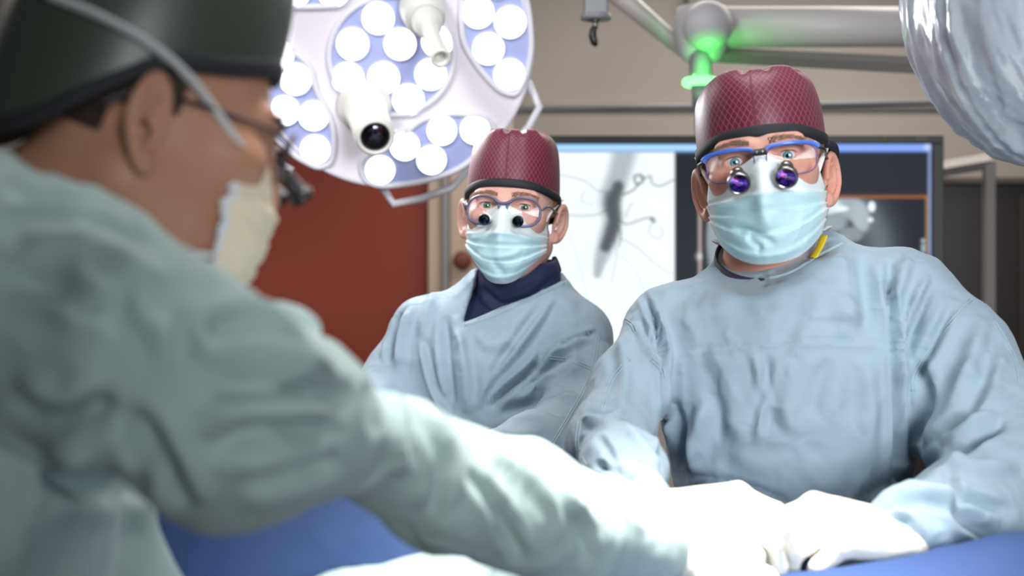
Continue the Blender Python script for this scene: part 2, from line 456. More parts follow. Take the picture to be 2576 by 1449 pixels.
def mask_mat(name, cyan, white, lim0=.30, ed=.87):
    """paper mask: white binder along the edges, pale cyan pleated middle, fine pressed ribs"""
    m = bpy.data.materials.new(name); m.use_nodes = True; nt = m.node_tree; b = nt.nodes['Principled BSDF']
    uv = nt.nodes.new('ShaderNodeUVMap'); sp = nt.nodes.new('ShaderNodeSeparateXYZ'); nt.links.new(uv.outputs[0], sp.inputs[0])
    U, Vv = sp.outputs[0], sp.outputs[1]
    au = uvmath(nt, 'ABSOLUTE', U)
    edge = uvmath(nt, 'GREATER_THAN', au, ed)
    # the white upper panel ends in a shallow arch
    lim = uvmath(nt, 'ADD', lim0, uvmath(nt, 'MULTIPLY', uvmath(nt, 'MULTIPLY', au, au), .10))
    top = uvmath(nt, 'LESS_THAN', Vv, lim)
    bot = uvmath(nt, 'GREATER_THAN', Vv, .955)
    w = uvmath(nt, 'MAXIMUM', uvmath(nt, 'MAXIMUM', edge, top), bot)
    mx = nt.nodes.new('ShaderNodeMix'); mx.data_type = 'RGBA'
    mx.inputs['A'].default_value = (*cyan, 1); mx.inputs['B'].default_value = (*white, 1)
    nt.links.new(w, mx.inputs['Factor']); nt.links.new(mx.outputs['Result'], b.inputs['Base Color'])
    st = uvmath(nt, 'SINE', uvmath(nt, 'MULTIPLY', U, 420))
    dots = uvmath(nt, 'MULTIPLY', edge, uvmath(nt, 'SINE', uvmath(nt, 'MULTIPLY', Vv, 260)))
    hgt = uvmath(nt, 'ADD', st, uvmath(nt, 'MULTIPLY', dots, 2))
    bp = nt.nodes.new('ShaderNodeBump'); bp.inputs['Strength'].default_value = .35; bp.inputs['Distance'].default_value = .0004
    nt.links.new(hgt, bp.inputs['Height']); nt.links.new(bp.outputs[0], b.inputs['Normal'])
    b.inputs['Roughness'].default_value = .8
    return m
M['mask_blue'] = mask_mat('cyan_mask', (.56, .80, .84), (.74, .80, .80))
M['mask_cream'] = mask_mat('cream_mask', (.90, .76, .58), (.80, .80, .84), -.2, .955)
def eye_mat(name, iris):
    m = bpy.data.materials.new(name); m.use_nodes = True; nt = m.node_tree; b = nt.nodes['Principled BSDF']
    tc = nt.nodes.new('ShaderNodeTexCoord'); sp = nt.nodes.new('ShaderNodeSeparateXYZ'); nt.links.new(tc.outputs['Object'], sp.inputs[0])
    r = uvmath(nt, 'SQRT', uvmath(nt, 'ADD', uvmath(nt, 'POWER', sp.outputs[0], 2), uvmath(nt, 'POWER', sp.outputs[1], 2)))
    rp = nt.nodes.new('ShaderNodeValToRGB'); nt.links.new(uvmath(nt, 'MULTIPLY', r, 100), rp.inputs[0])
    e = rp.color_ramp.elements
    e[0].position = .0; e[0].color = (.004, .004, .004, 1); e[1].position = 1; e[1].color = (.70, .62, .60, 1)
    for p, c in ((.24, (.004, .004, .004)), (.27, tuple(x * 1.3 for x in iris)), (.50, iris), (.57, tuple(x * .25 for x in iris)), (.63, (.72, .68, .67))):
        n = e.new(p); n.color = (*c, 1)
    nt.links.new(rp.outputs[0], b.inputs['Base Color']); b.inputs['Roughness'].default_value = .12; b.inputs['Coat Weight'].default_value = .6
    return m
M['eye_blue'] = eye_mat('eye_blue_grey', (.12, .24, .28))
M['eye_green'] = eye_mat('eye_green', (.10, .17, .09))
M['eye_brown'] = eye_mat('eye_brown', (.09, .04, .02))
def coated(name, c1, c2, c3):
    """coated objective glass: a dark mirror whose coating tint drifts from blue to violet"""
    m = bpy.data.materials.new(name); m.use_nodes = True; nt = m.node_tree; b = nt.nodes['Principled BSDF']
    tc = nt.nodes.new('ShaderNodeTexCoord'); n = nt.nodes.new('ShaderNodeTexNoise'); n.inputs['Scale'].default_value = 150
    nt.links.new(tc.outputs['Object'], n.inputs['Vector']); rp = nt.nodes.new('ShaderNodeValToRGB'); nt.links.new(n.outputs['Fac'], rp.inputs[0])
    e = rp.color_ramp.elements; e[0].position = .38; e[0].color = (*c1, 1); e[1].position = .68; e[1].color = (*c3, 1)
    k = e.new(.52); k.color = (*c2, 1)
    nt.links.new(rp.outputs[0], b.inputs['Base Color']); b.inputs['Metallic'].default_value = .85; b.inputs['Roughness'].default_value = .12
    b.inputs['Coat Weight'].default_value = 1
    return m
M['loupe_glass'] = coated('violet_coated_glass', (.01, .004, .03), (.07, .03, .42), (.35, .06, .30))
M['loupe_dark'] = coated('teal_coated_glass', (.004, .006, .01), (.01, .03, .05), (.03, .12, .2))
M['cam_glass'] = coated('camera_lens_glass', (.01, .008, .012), (.02, .016, .03), (.05, .04, .07))

# ------------------------------------------------------------------ the setting
def struct(name, mb, m, bevel=0, smooth=False):
    o = mb.build(name, m, None, smooth, bevel); o['kind'] = 'structure'; return o
struct('floor', MB().box((0.4, 1.6, -.05), (6.4, 7.6, .1)), M['floor'])
struct('ceiling', MB().box((0.4, 1.6, 2.80), (6.4, 7.6, .1)), M['ceiling'])
struct('wall_back', MB().box((0.4, 5.05, 1.375), (6.4, .1, 2.75)), M['wall'])
struct('wall_left', MB().box((-2.45, 1.6, 1.375), (.1, 6.8, 2.75)), M['wall_dark'])
struct('wall_right', MB().box((3.25, 1.6, 1.375), (.1, 6.8, 2.75)), M['wall'])
struct('wall_front', MB().box((0.4, -1.85, 1.375), (6.4, .1, 2.75)), M['wall_dark'])
# wide wall panel mouldings seen as faint lines behind the rail
zl = lambda py, Y: CAMZ - (py - 724.5) / FP * Y
xl = lambda px, Y: (px - 1288) / FP * Y
struct('trim_1', MB().box((1.0, 4.985, zl(262, 5)), (2.2, .03, .035)), M['wall'], .004)
struct('trim_2', MB().box((xl(1727, 4.97) + 0.9, 4.96, 2.57), (1.8, .08, .36)), M['warm_grey'], .006)
# rust-red door leaf and its cream frame
Y = 4.8
struct('door_1', MB().box(((xl(560, Y) + xl(1075, Y)) / 2, Y + .03, 1.05), (xl(1075, Y) - xl(560, Y), .05, 2.1)), M['rust'], .005)
struct('trim_3', MB().box(((xl(1078, Y) + xl(1112, Y)) / 2, Y + .01, 1.08), (xl(1112, Y) - xl(1078, Y), .1, 2.16)), M['cream'], .006)
struct('trim_4', MB().box(((xl(1132, Y) + xl(1290, Y)) / 2, Y + .01, 1.08), (xl(1290, Y) - xl(1132, Y), .1, 2.16)), M['cream'], .006)
struct('trim_5', MB().box(((xl(1113, Y) + xl(1131, Y)) / 2, Y - .01, 1.08), (xl(1131, Y) - xl(1113, Y), .1, 2.16)), M['strip'], .006)
o = MB().lathe([(0, .02), (.02, .02), (.027, .014), (.032, .0), (.0, .0)], W(1163, 655, 4.745), (0, -1, 0)).build('wall_knob', mat('brown_knob', (.20, .05, .03), .5))
tag(o, 'small round red-brown knob on the cream door frame beside the masked surgeon in round glasses', 'knob')

# ------------------------------------------------------------------ monitor
MY = 3.6
mon = empty('monitor', W(1850, 960, MY)); tag(mon, 'large wall display with black bezel showing a white angiogram and a grey scan', 'monitor')
def mon_xz(px, py): p = W(px, py, MY); return p[0], p[2]
def screen_color(X, Yp):
    c = np.zeros((len(X), 3))
    c[:] = (.012, .014, .022)
    def lay(m, colr): c[:] = c * (1 - m[:, None]) + np.array(colr) * m[:, None]
    def box(x0, y0, x1, y1, s=1.2):
        sg = lambda v: 1 / (1 + np.exp(-np.clip(v / s, -30, 30)))
        return sg(X - x0) * sg(x1 - X) * sg(Yp - y0) * sg(y1 - Yp)
    lay(box(1300, 382, 1697, 1000), (.93, 1.0, 1.02))
    w = box(1300, 382, 1697, 1000)
    mott = .5 + .5 * np.sin(X * .021 + 2 * np.sin(Yp * .017)) * np.sin(Yp * .026 + 1.5 * np.sin(X * .013))
    lay(w * (.10 * mott), (.55, .66, .70))
    def stroke(pts, wd, a, colr=(.06, .08, .10)):
        P2, _ = catmull([np.array(p, float) for p in pts], [0] * len(pts), 6) if len(pts) > 2 else (pts, 0)
        d, s, t = polydist(X, Yp, P2)
        ww = np.interp(t, np.linspace(0, 1, len(wd)), wd)
        lay(w * a * np.exp(-(d / ww) ** 4), colr)
    stroke([(1572, 380), (1556, 440), (1535, 500), (1540, 560), (1522, 620), (1508, 665), (1503, 690)], [33, 31, 29, 27, 26, 21, 11], .62, (.15, .20, .24))
    stroke([(1555, 470), (1543, 510), (1546, 550), (1536, 590), (1524, 620)], [17, 20, 18, 19, 16], .85, (.03, .035, .045))
    stroke([(1530, 490), (1528, 520), (1536, 545)], [12, 12, 8], .5)
    for p, wd, a in (
            ([(1567, 490), (1590, 480), (1608, 462)], [3, 3], .7), ([(1600, 462), (1596, 445), (1612, 440), (1618, 455), (1604, 464)], [4, 4], .7),
            ([(1612, 448), (1625, 447), (1637, 443), (1640, 460), (1660, 468), (1695, 452)], [4, 3], .5),
            ([(1557, 555), (1580, 564), (1605, 555), (1630, 548), (1642, 553)], [3, 3], .55), ([(1640, 550), (1645, 556)], [6, 6], .7),
            ([(1420, 540), (1460, 543), (1500, 540), (1522, 530)], [3, 3], .4), ([(1410, 440), (1470, 455), (1500, 478), (1520, 482)], [3, 3], .3),
            ([(1555, 570), (1562, 590), (1558, 620)], [4, 3], .5), ([(1560, 600), (1600, 620), (1650, 665), (1690, 690)], [3, 2], .28),
            ([(1548, 600), (1550, 650), (1538, 710)], [3, 2], .28), ([(1640, 560), (1632, 585), (1655, 600), (1668, 585), (1660, 570)], [2.5, 2], .3),
            ([(1470, 480), (1462, 505), (1490, 515)], [3, 2], .25), ([(1590, 510), (1580, 530), (1575, 545)], [3, 3], .3),
            ([(1410, 560), (1450, 640), (1480, 760)], [3, 3], .12), ([(1560, 640), (1610, 700), (1620, 800)], [3, 3], .12)):
        stroke(p, wd, a)
    lay(box(1300, 362, 2342, 381), (.16, .38, .95)); lay(box(1300, 367, 1760, 376, 3), (.62, .95, 1.0))
    lay(box(1760, 368, 2330, 374, 3), (.34, .42, .95))
    lay(box(2335, 362, 2343, 1000), (.25, .33, .55)); lay(box(2326, 364, 2340, 377, 2), (.6, .7, 1.0))
    lay(box(1757, 480, 1765, 1000), (.50, .38, .36)); lay(np.exp(-(((X - 1762) ** 2 + (Yp - 645) ** 2) / 70)), (.7, .7, .75))
    lay(box(1765, 492, 2335, 499), (.36, .12, .02)); lay(box(2328, 495, 2334, 1000), (.36, .20, .05))
    lay(box(1766, 500, 2327, 1000), (.009, .010, .018))
    # grey scan
    reg = box(1766, 500, 2327, 1000)
    def blob(cx, cy, rx, ry, colr, a=1, rot=0, e=3):
        ct, st = math.cos(rot), math.sin(rot); dx = X - cx; dy = Yp - cy
        u = (dx * ct + dy * st) / rx; v = (-dx * st + dy * ct) / ry
        lay(reg * a / (1 + np.exp(np.clip((np.hypot(u, v) - 1) * e * 4, -30, 30))), colr)
    blob(2030, 640, 200, 200, (.22, .27, .30)); blob(2030, 650, 175, 175, (.05, .06, .07))
    blob(2135, 520, 45, 30, (.36, .42, .46), rot=.5); blob(2165, 545, 22, 38, (.42, .48, .52), rot=-.2); blob(2085, 520, 32, 20, (.7, .8, .84))
    blob(2115, 525, 20, 7, (.85, .95, 1)); blob(2100, 560, 30, 22, (.30, .36, .4)); blob(2140, 590, 30, 18, (.26, .3, .33)); blob(2193, 520, 9, 13, (.9, 1, 1))
    blob(2190, 553, 7, 6, (.8, .9, .95)); blob(1800, 600, 22, 90, (.30, .35, .38)); blob(2090, 610, 40, 20, (.3, .34, .36))
    lay(reg * box(2318, 600, 2333, 636) * (np.sin(Yp * 1.3) > 0), (.6, .75, .8))
    return c
nx, ny = 520, 310
gx = np.linspace(1345, 2344, nx); gy = np.linspace(361, 935, ny)
GX, GY = np.meshgrid(gx, gy); gx_, gy_ = GX.ravel(), GY.ravel()
SV = np.stack([(gx_ - 1288) / FP * MY, np.full(gx_.size, MY), CAMZ - (gy_ - 724.5) / FP * MY], 1)
ii = np.arange(nx * ny).reshape(ny, nx)
SF = np.stack([ii[1:, :-1].ravel(), ii[1:, 1:].ravel(), ii[:-1, 1:].ravel(), ii[:-1, :-1].ravel()], 1)
cc = screen_color(gx_, gy_)
sm = bpy.data.materials.new('lit_screen'); sm.use_nodes = True; nt = sm.node_tree; b = nt.nodes['Principled BSDF']
vc = nt.nodes.new('ShaderNodeVertexColor'); vc.layer_name = 'screen'
b.inputs['Base Color'].default_value = (.006, .006, .008, 1); b.inputs['Roughness'].default_value = .5; b.inputs['Specular IOR Level'].default_value = .15
nt.links.new(vc.outputs[0], b.inputs['Emission Color']); b.inputs['Emission Strength'].default_value = .82
mesh_obj('screen', SV, SF, sm, mon, True, vcol=np.concatenate([cc, np.ones((len(cc), 1))], 1))
x0, z1 = mon_xz(1322, 342); x1, z0 = mon_xz(2370, 965); sx0, sz1 = mon_xz(1346, 362); sx1, sz0 = mon_xz(2343, 934)
fr = MB()
for (a, b_, c_, d_) in ((x0, x1, sz1, z1), (x0, x1, z0, sz0), (x0, sx0, sz0, sz1), (sx1, x1, sz0, sz1)):
    fr.box(((a + b_) / 2, MY, (c_ + d_) / 2), (b_ - a, .03, d_ - c_))
fr.build('bezel', M['bezel'], mon, False, .002)
MB().box(((x0 + x1) / 2, MY + .045, (z0 + z1) / 2), (x1 - x0 - .004, .07, z1 - z0 - .004)).build('casing', M['bezel'], mon, False, .008)
MB().lathe([(0, .002), (.005, .002), (.006, 0)], W(2226, 350, MY - .016), (0, -1, 0), 20).build('power_mark', mat('olive_mark', (.12, .11, .01), .5), mon)
MB().box(W(2318, 348, MY - .016), (.026, .002, .005)).build('badge', mat('badge_grey', (.06, .055, .055), .4), mon, False)
# frame carrying the monitor: uprights, top rail
rail = empty('equipment_rail', W(1760, 275, 3.75)); tag(rail, 'grey horizontal steel rail running behind the heads above the monitor', 'rail')
MB().tube([W(1250, 277, 3.75), W(2420, 258, 3.75)], .0085, 16).build('rail_tube', M['grey_paint'], rail)
MB().tube([W(1761, 232, 3.75), W(1761, 900, 3.75)], .0135, 16).build('upright', M['grey_paint'], rail)
MB().tube([W(1761, 900, 3.75), [xl(1761, 3.75), 3.75, .05]], .02, 16).tube([[xl(1761, 3.75) - .3, 3.75, .03], [xl(1761, 3.75) + .3, 3.75, .03]], .03, 12).build('stand_foot', M['grey_paint'], rail)
MB().box(W(1850, 700, 3.71), (.3, .05, .3)).box(W(1790, 700, 3.745), (.1, .04, .1)).build('mount_plate', M['grey_paint'], rail, False, .004)

# grey frame and dark cabinet on the right
cab = empty('cabinet', (xl(2480, 4.3) + .25, 4.3, 0)); tag(cab, 'tall dark brown glossy cabinet at the right edge beside the monitor', 'cabinet')
cx0, cx1 = xl(2300, 4.3), xl(2760, 4.3); cz = zl(462, 4.3)
MB().box(((cx0 + cx1) / 2, 4.5, cz / 2), (cx1 - cx0, .4, cz)).build('body', M['dark_cabinet'], cab, False, .006)
MB().box(((cx0 + cx1) / 2, 4.49, cz + .008), (cx1 - cx0 + .02, .42, .02)).build('top_trim', mat('cabinet_trim', (.08, .06, .055), .5), cab, False, .003)
MB().box((cx0 + (cx1 - cx0) * .58, 4.292, cz * .5), (.008, .012, cz * .96)).build('door_edge', mat('cabinet_edge', (.045, .034, .03), .4), cab, False, .002)
fr = empty('trolley_frame', (xl(2488, 3.9), 3.9, 0)); tag(fr, 'grey metal upright and crossbar standing in front of the dark cabinet', 'frame')
MB().box((xl(2488, 3.9), 3.9, zl(405, 3.9) / 2), (.030, .03, zl(405, 3.9))).build('upright', M['warm_grey'], fr, False, .004)
MB().tube([W(2330, 432, 3.9), W(2490, 405, 3.9)], [.022, .022], 4, up=(0, 1, 0), smooth=1).build('crossbar', M['warm_grey'], fr, False)

# ------------------------------------------------------------------ articulated boom with green status ring
BY = 3.25
boom = empty('pendant_arm', W(1770, 60, BY)); tag(boom, 'pale jointed pendant arm with a ball joint and a glowing green ring', 'pendant arm')
def sphere_prof(r, n=14): return [(r * math.sin(math.pi * i / n), -r * math.cos(math.pi * i / n)) for i in range(n + 1)]
MB().lathe(sphere_prof(.0565, 20), W(1780, 65, BY - .03), (0, -.3, 1), 40).build('ball_joint', M['ball'], boom)
MB().lathe([(0, .07), (.056, .065), (.064, .03), (.064, 0), (.056, -.035), (.042, -.058), (.03, -.062), (0, -.062)], W(1765, 90, BY + .03), (0, 0, 1), 36).build('joint_housing', M['ball'], boom)
MB().tube([W(1790, 68, BY + .03), W(2400, 68, BY + .10)], .047, 24, smooth=1).build('upper_arm', M['arm_white'], boom)
R_ = lambda a: np.array([[math.cos(a), 0, math.sin(a)], [0, 1, 0], [-math.sin(a), 0, math.cos(a)]])
pA, pB = W(1790, 138, BY + .04), W(2420, 170, BY + .10)
MB().tube([pA, pB], [.018, .021], 4, smooth=1, up=(0, 1, 0)).build('lower_arm', M['warm_grey'], boom, False)
pA, pB = W(1500, -60, BY + .1), W(1765, 165, BY + .06)
MB().tube([pA, pB], [.048, .026], 14, smooth=1, flat=.6).build('side_arm', M['arm_white'], boom)
MB().lathe([(0, .075), (.022, .075), (.024, .05), (.026, .045), (.026, .0), (.022, -.01), (.019, -.03), (.019, -.06), (0, -.06)], W(1762, 205, BY), (0, 0, 1), 30).build('stem', M['grey_paint'], boom)
rg = []
MB().tube([W(1762, 207, BY) + np.array([math.cos(t) * .0315, math.sin(t) * .0315, 0]) for t in np.linspace(0, 2 * math.pi, 32, endpoint=False)], .0105, 12, close=True, smooth=1).build('glow_ring', M['green_glow'], boom)
for px in (1747, 1778):
    MB().lathe(sphere_prof(.0035, 8), W(px, 190, BY - .024), (0, 0, 1), 12).build('indicator_light', M['green_glow'], boom)
gl = light('ring_light', 'POINT', tuple(W(1785, 172, BY - .07)), (0, 0, 0), .28, (.08, 1, .12), shadow_soft_size=.01); gl.parent = boom
gl.matrix_parent_inverse = boom.matrix_world.inverted()
# hanging cylinder with black hook, top of frame
hk = empty('ceiling_hanger', W(1498, 50, 3.0)); tag(hk, 'grey square ceiling post with a small black hook hanging below it', 'hook')
MB().box(W(1499, -340, 3.0), (.05, .05, .65)).build('post', M['grey_paint'], hk, False, .006)
MB().lathe([(0, 0), (.032, 0), (.032, .012), (0, .012)], W(1499, 50, 3.0), (0, 0, 1), 24).build('collar', M['grey_paint'], hk)
MB().lathe([(0, -.004), (.015, -.004), (.012, .0), (0, 0)], W(1496, 50, 3.0), (0, 0, 1), 20).tube([W(1497, 53, 3.0), W(1497, 72, 3.0)], .006, 12).build('swivel', M['gunmetal'], hk)
MB().tube([W(1494, 70, 3.0), W(1491, 88, 3.0), W(1495, 106, 3.0), W(1501, 116, 3.0)], [.006, .0085, .008, .003], 12).build('hook', M['black'], hk)

# ------------------------------------------------------------------ surgical lamp
LY = 2.9
lamp = empty('surgical_lamp', W(985, 125, LY)); tag(lamp, 'large round white operating lamp head with many lit lenses, handle and camera', 'surgical lamp')
Lc = W(985, 122, LY)
tc_ = np.array([0, 0, CAMZ]) - Lc; tc_ /= np.linalg.norm(tc_)
a_ = math.radians(9)
nL = tc_ * math.cos(a_) + np.array([.25, 0, -1.0]) / 1.03 * math.sin(a_); nL /= np.linalg.norm(nL)
uL = np.cross(nL, [0, 0, 1]); uL = -uL / np.linalg.norm(uL)
if uL[0] < 0: uL = -uL
vL = np.cross(uL, nL); vL = vL if vL[2] > 0 else -vL
def LP(px, py, h=0.0):
    d = W(px, py, 1.0) - np.array([0, 0, CAMZ]); O = np.array([0, 0, CAMZ])
    P0 = Lc + nL * h
    t = ((P0 - O) @ nL) / (d @ nL); return O + d * t
RL = 363 / FP * LY
MB().lathe([(0, -.075), (RL * .55, -.075), (RL * .85, -.058), (RL * .96, -.04), (RL, -.02), (RL, -.008), (RL * .992, .001), (RL * .975, .004), (RL * .955, .001), (RL * .94, -.002), (0, -.002)], Lc, nL, 96).build('housing', M['lamp_white'], lamp)
def round_poly(pts, k=6):
    out = []
    pts = [np.array(p, float) for p in pts]; m = len(pts)
    for i in range(m):
        p0, p1, p2 = pts[i - 1], pts[i], pts[(i + 1) % m]
        r = .38
        a = p1 + (p0 - p1) * r; c = p1 + (p2 - p1) * r
        for j in range(k + 1):
            t = j / k; out.append(a * (1 - t) ** 2 + 2 * p1 * t * (1 - t) + c * t * t)
    return out
mods = [
    [(985 + 158 * math.cos(t), 140 + 150 * math.sin(t)) for t in np.linspace(0, 2 * math.pi, 40, endpoint=False)],
    round_poly([(1172, -90), (1300, -80), (1330, 20), (1338, 120), (1325, 190), (1300, 240), (1260, 232), (1210, 180), (1165, 110), (1158, 30)]),
    round_poly([(905, 410), (930, 385), (1010, 345), (1060, 300), (1130, 285), (1215, 290), (1248, 320), (1215, 380), (1150, 430), (1060, 458), (960, 470), (915, 455)]),
    round_poly([(640, 90), (700, 105), (780, 160), (795, 230), (830, 290), (842, 350), (835, 410), (800, 424), (745, 395), (680, 340), (640, 250)]),
    round_poly([(690, -60), (760, -150), (850, -190), (900, -120), (885, -40), (855, 16), (720, 18), (680, -10)]),
    round_poly([(960, -230), (1100, -225), (1150, -150), (1110, -60), (1000, -60), (950, -120)])]
for k, mpts in enumerate(mods):
    if k == 0: P = [np.array(p) for p in mpts]
    else: P = mpts
    n = len(P); c2 = sum(P) / n
    V = [LP(*p, .0015) for p in P] + [LP(*c2, .0015)]
    F = [(i, (i + 1) % n, n) for i in range(n)]
    o = MB().add(V, F).build('light_panel', M['lamp_panel'], lamp, False)
    MB().tube([LP(*p, .0025) for p in P], .0068, 10, close=True, smooth=1).build('panel_bezel', M['lamp_rib'], o)
leds = [(951, 45), (887, 110), (1006, 110), (1100, 103), (875, 196), (965, 195), (1083, 186), (1027, 250),
        (1202, 30), (1283, 55), (1228, 122), (1281, 187), (1250, -45),
        (1111, 327), (1194, 325), (1018, 366), (1085, 401), (956, 426),
        (698, 137), (743, 198), (716, 277), (789, 290), (793, 375), (739, -22), (838, -24), (800, -100), (1020, -120), (1090, -140)]
for (px, py) in leds:
    rr = (42 if py < 260 else 39.5) / FP * LY
    c = LP(px, py, .002)
    o = MB().lathe([(rr * 1.03, 0), (rr * 1.03, .006), (rr * .97, .008), (rr * .95, .006)], c, nL, 40).build('led_ring', M['led_ring'], lamp)
    MB().lathe([(rr * .96, .005), (rr * .7, .0085), (rr * .35, .010), (0, .0105)], c, nL, 32).build('led_lens', M['led'], o)
# handle
hA = LP(1058, 12, .0); hB = W(1110, 148, LY - .20); hx = hB - hA; hl = np.linalg.norm(hx)
MB().lathe([(0, 0), (.046, 0), (.046, .018), (.042, .05), (.040, .062), (0, .062)], hA, hx, 40).build('handle_socket', M['cream_plastic'], lamp)
MB().lathe([(.0, .06), (.031, .06), (.031, .075), (.027, .085), (.026, .1), (.018, .106), (.016, hl * .55), (.0165, hl * .8), (.0195, hl * .97), (.0205, hl * .985), (.0195, hl), (.0125, hl), (.0118, hl - .025), (0, hl - .025)], hA, hx, 40).build('handle', M['cream_plastic'], lamp)
# camera barrel
cA = LP(915, 262, .0); cB = W(945, 347, LY - .13); cx_ = cB - cA; cl = np.linalg.norm(cx_)
MB().lathe([(0, 0), (.054, 0), (.056, .01), (.054, .022), (.045, .028), (.043, .05), (.0425, .06), (.0405, .064), (.0405, cl * .9), (.038, cl * .98), (.035, cl), (.031, cl), (.029, cl - .006), (0, cl - .008)], cA, cx_, 48).build('camera_barrel', M['cream_plastic'], lamp)
MB().lathe([(.0295, cl - .0055), (.024, cl - .001), (.014, cl + .002), (0, cl + .003)], cA, cx_, 40).build('camera_lens', M['cam_glass'], lamp)
# grab rails
def rail_(pts, dep): return [LP(x, y, h) for x, y, h in pts]
MB().tube(rail_([(960, 468, -.03), (990, 513, -.03), (1060, 500, -.03), (1135, 473, -.03), (1185, 420, -.03)], 0), .0085, 10, smooth=1).build('grab_rail', M['lamp_rib'], lamp)
MB().tube(rail_([(1328, 205, -.03), (1357, 268, -.03), (1330, 320, -.03), (1285, 365, -.03)], 0), .0085, 10, smooth=1).build('grab_rail', M['lamp_rib'], lamp)
MB().tube(rail_([(660, 300, -.03), (662, 360, -.03), (700, 410, -.03), (735, 430, -.03)], 0), .0085, 10, smooth=1).build('grab_rail', M['lamp_rib'], lamp)
MB().tube([Lc - nL * .07, Lc - nL * .2 + np.array([0, 0, .15]), Lc - nL * .25 + np.array([0, .1, .5]), Lc - nL * .25 + np.array([0, .1, .82])], .03, 16).build('suspension_arm', M['lamp_white'], lamp)
lampL = light('surgical_lamp_light', 'SPOT', tuple(Lc + nL * .24), tuple(Lc + nL * 1), 14, (.93, .96, 1), spot_size=math.radians(120), spot_blend=.6, shadow_soft_size=.1); lampL.parent = lamp
lampL.matrix_parent_inverse = lamp.matrix_world.inverted()

# ------------------------------------------------------------------ plastic-covered equipment, top right
eq = empty('draped_detector', W(2640, -40, 1.75)); tag(eq, 'rounded equipment head under a crinkled clear plastic cover, top right corner', 'equipment cover')
EC = W(2700, -20, 1.75); 
f = lambda P: smin(ell(P, EC, (.17, .16, .185)), cone(P, EC, EC + [.05, .05, .5], .12, .12), .04)
V, Q = sdf_mesh(f, EC - [.25, .22, .25], EC + [.25, .25, .62], .008)
mesh_obj('detector_body', V, Q, mat('detector_shell', (.55, .60, .74), .5), eq)
f = lambda P: smin(ell(P, EC, (.205, .195, .225)), cone(P, EC, EC + [.05, .05, .5], .15, .15), .05)
V, Q = sdf_mesh(f, EC - [.3, .25, .3], EC + [.3, .3, .66], .005)
N = normals(V, Q)
V = V + N * (crumple(V, .09, 3, (1, 1, .4)) * .020 + crumple(V, .035, 5, (1, 1, .5)) * .007 + crumple(V, .012, 6, (1, 1, .6)) * .0015)[:, None]
pm = glass('clear_plastic', (.93, .95, .98), .20, (1, 1, 1), .22, diff=.42)
mesh_obj('plastic_cover', V, Q, pm, eq)

# ------------------------------------------------------------------ table, blue drape
tb = empty('operating_table', (.4, 1.42, 0)); tag(tb, 'operating table with padded top under the blue drape', 'table')
MB().box((.5, 1.42, .98), (1.6, .38, .08)).build('tabletop', M['rubber'], tb, False, .02)
MB().box((.3, 1.38, .5), (.35, .3, .88)).box((.3, 1.38, .04), (.9, .46, .08)).build('pedestal', M['steel'], tb, False, .01)
gx = np.linspace(-.52, 1.45, 180); gy = np.linspace(-1, 1, 110)
X, T = np.meshgrid(gx, gy)
s = np.abs(T)
Yd = 1.42 + np.sign(T) * np.where(s < .75, s / .75 * .21, .21 + (s - .75) * .08)
mound = np.exp(-((Yd - 1.40) / .14) ** 2)
top = 1.045 + mound * (.122 + .036 / (1 + np.exp(-(X - .37) / .04)) + .088 / (1 + np.exp((X + .03) / .05)))
Zd = np.where(s < .75, top, 0); ztop = 1.045 + np.exp(-(.21 / .14) ** 2) * .1
Zd = np.where(s >= .75, ztop - (s - .75) * 2.4, Zd)
Zd += .008 * np.sin(X * 21 + T * 4) * np.sin(X * 7 + 1) * (s < .9) ; Yd = Yd + np.where(s >= .75, .018 * np.sin(X * 30) * (s - .75) * 4 * np.sign(T), 0)
V = np.stack([X.ravel(), Yd.ravel(), Zd.ravel()], 1); ii = np.arange(V.shape[0]).reshape(X.shape)
Q = np.stack([ii[:-1, :-1].ravel(), ii[:-1, 1:].ravel(), ii[1:, 1:].ravel(), ii[1:, :-1].ravel()], 1)
V = V + normals(V, Q) * (crumple(V, .07, 12) * .006)[:, None]
dr = mesh_obj('surgical_drape', V, Q, M['blue_drape']); tag(dr, 'blue surgical drape over the mound on the table, brightly lit at lower right', 'drape')
m = dr.modifiers.new('thick', 'SOLIDIFY'); m.thickness = .003

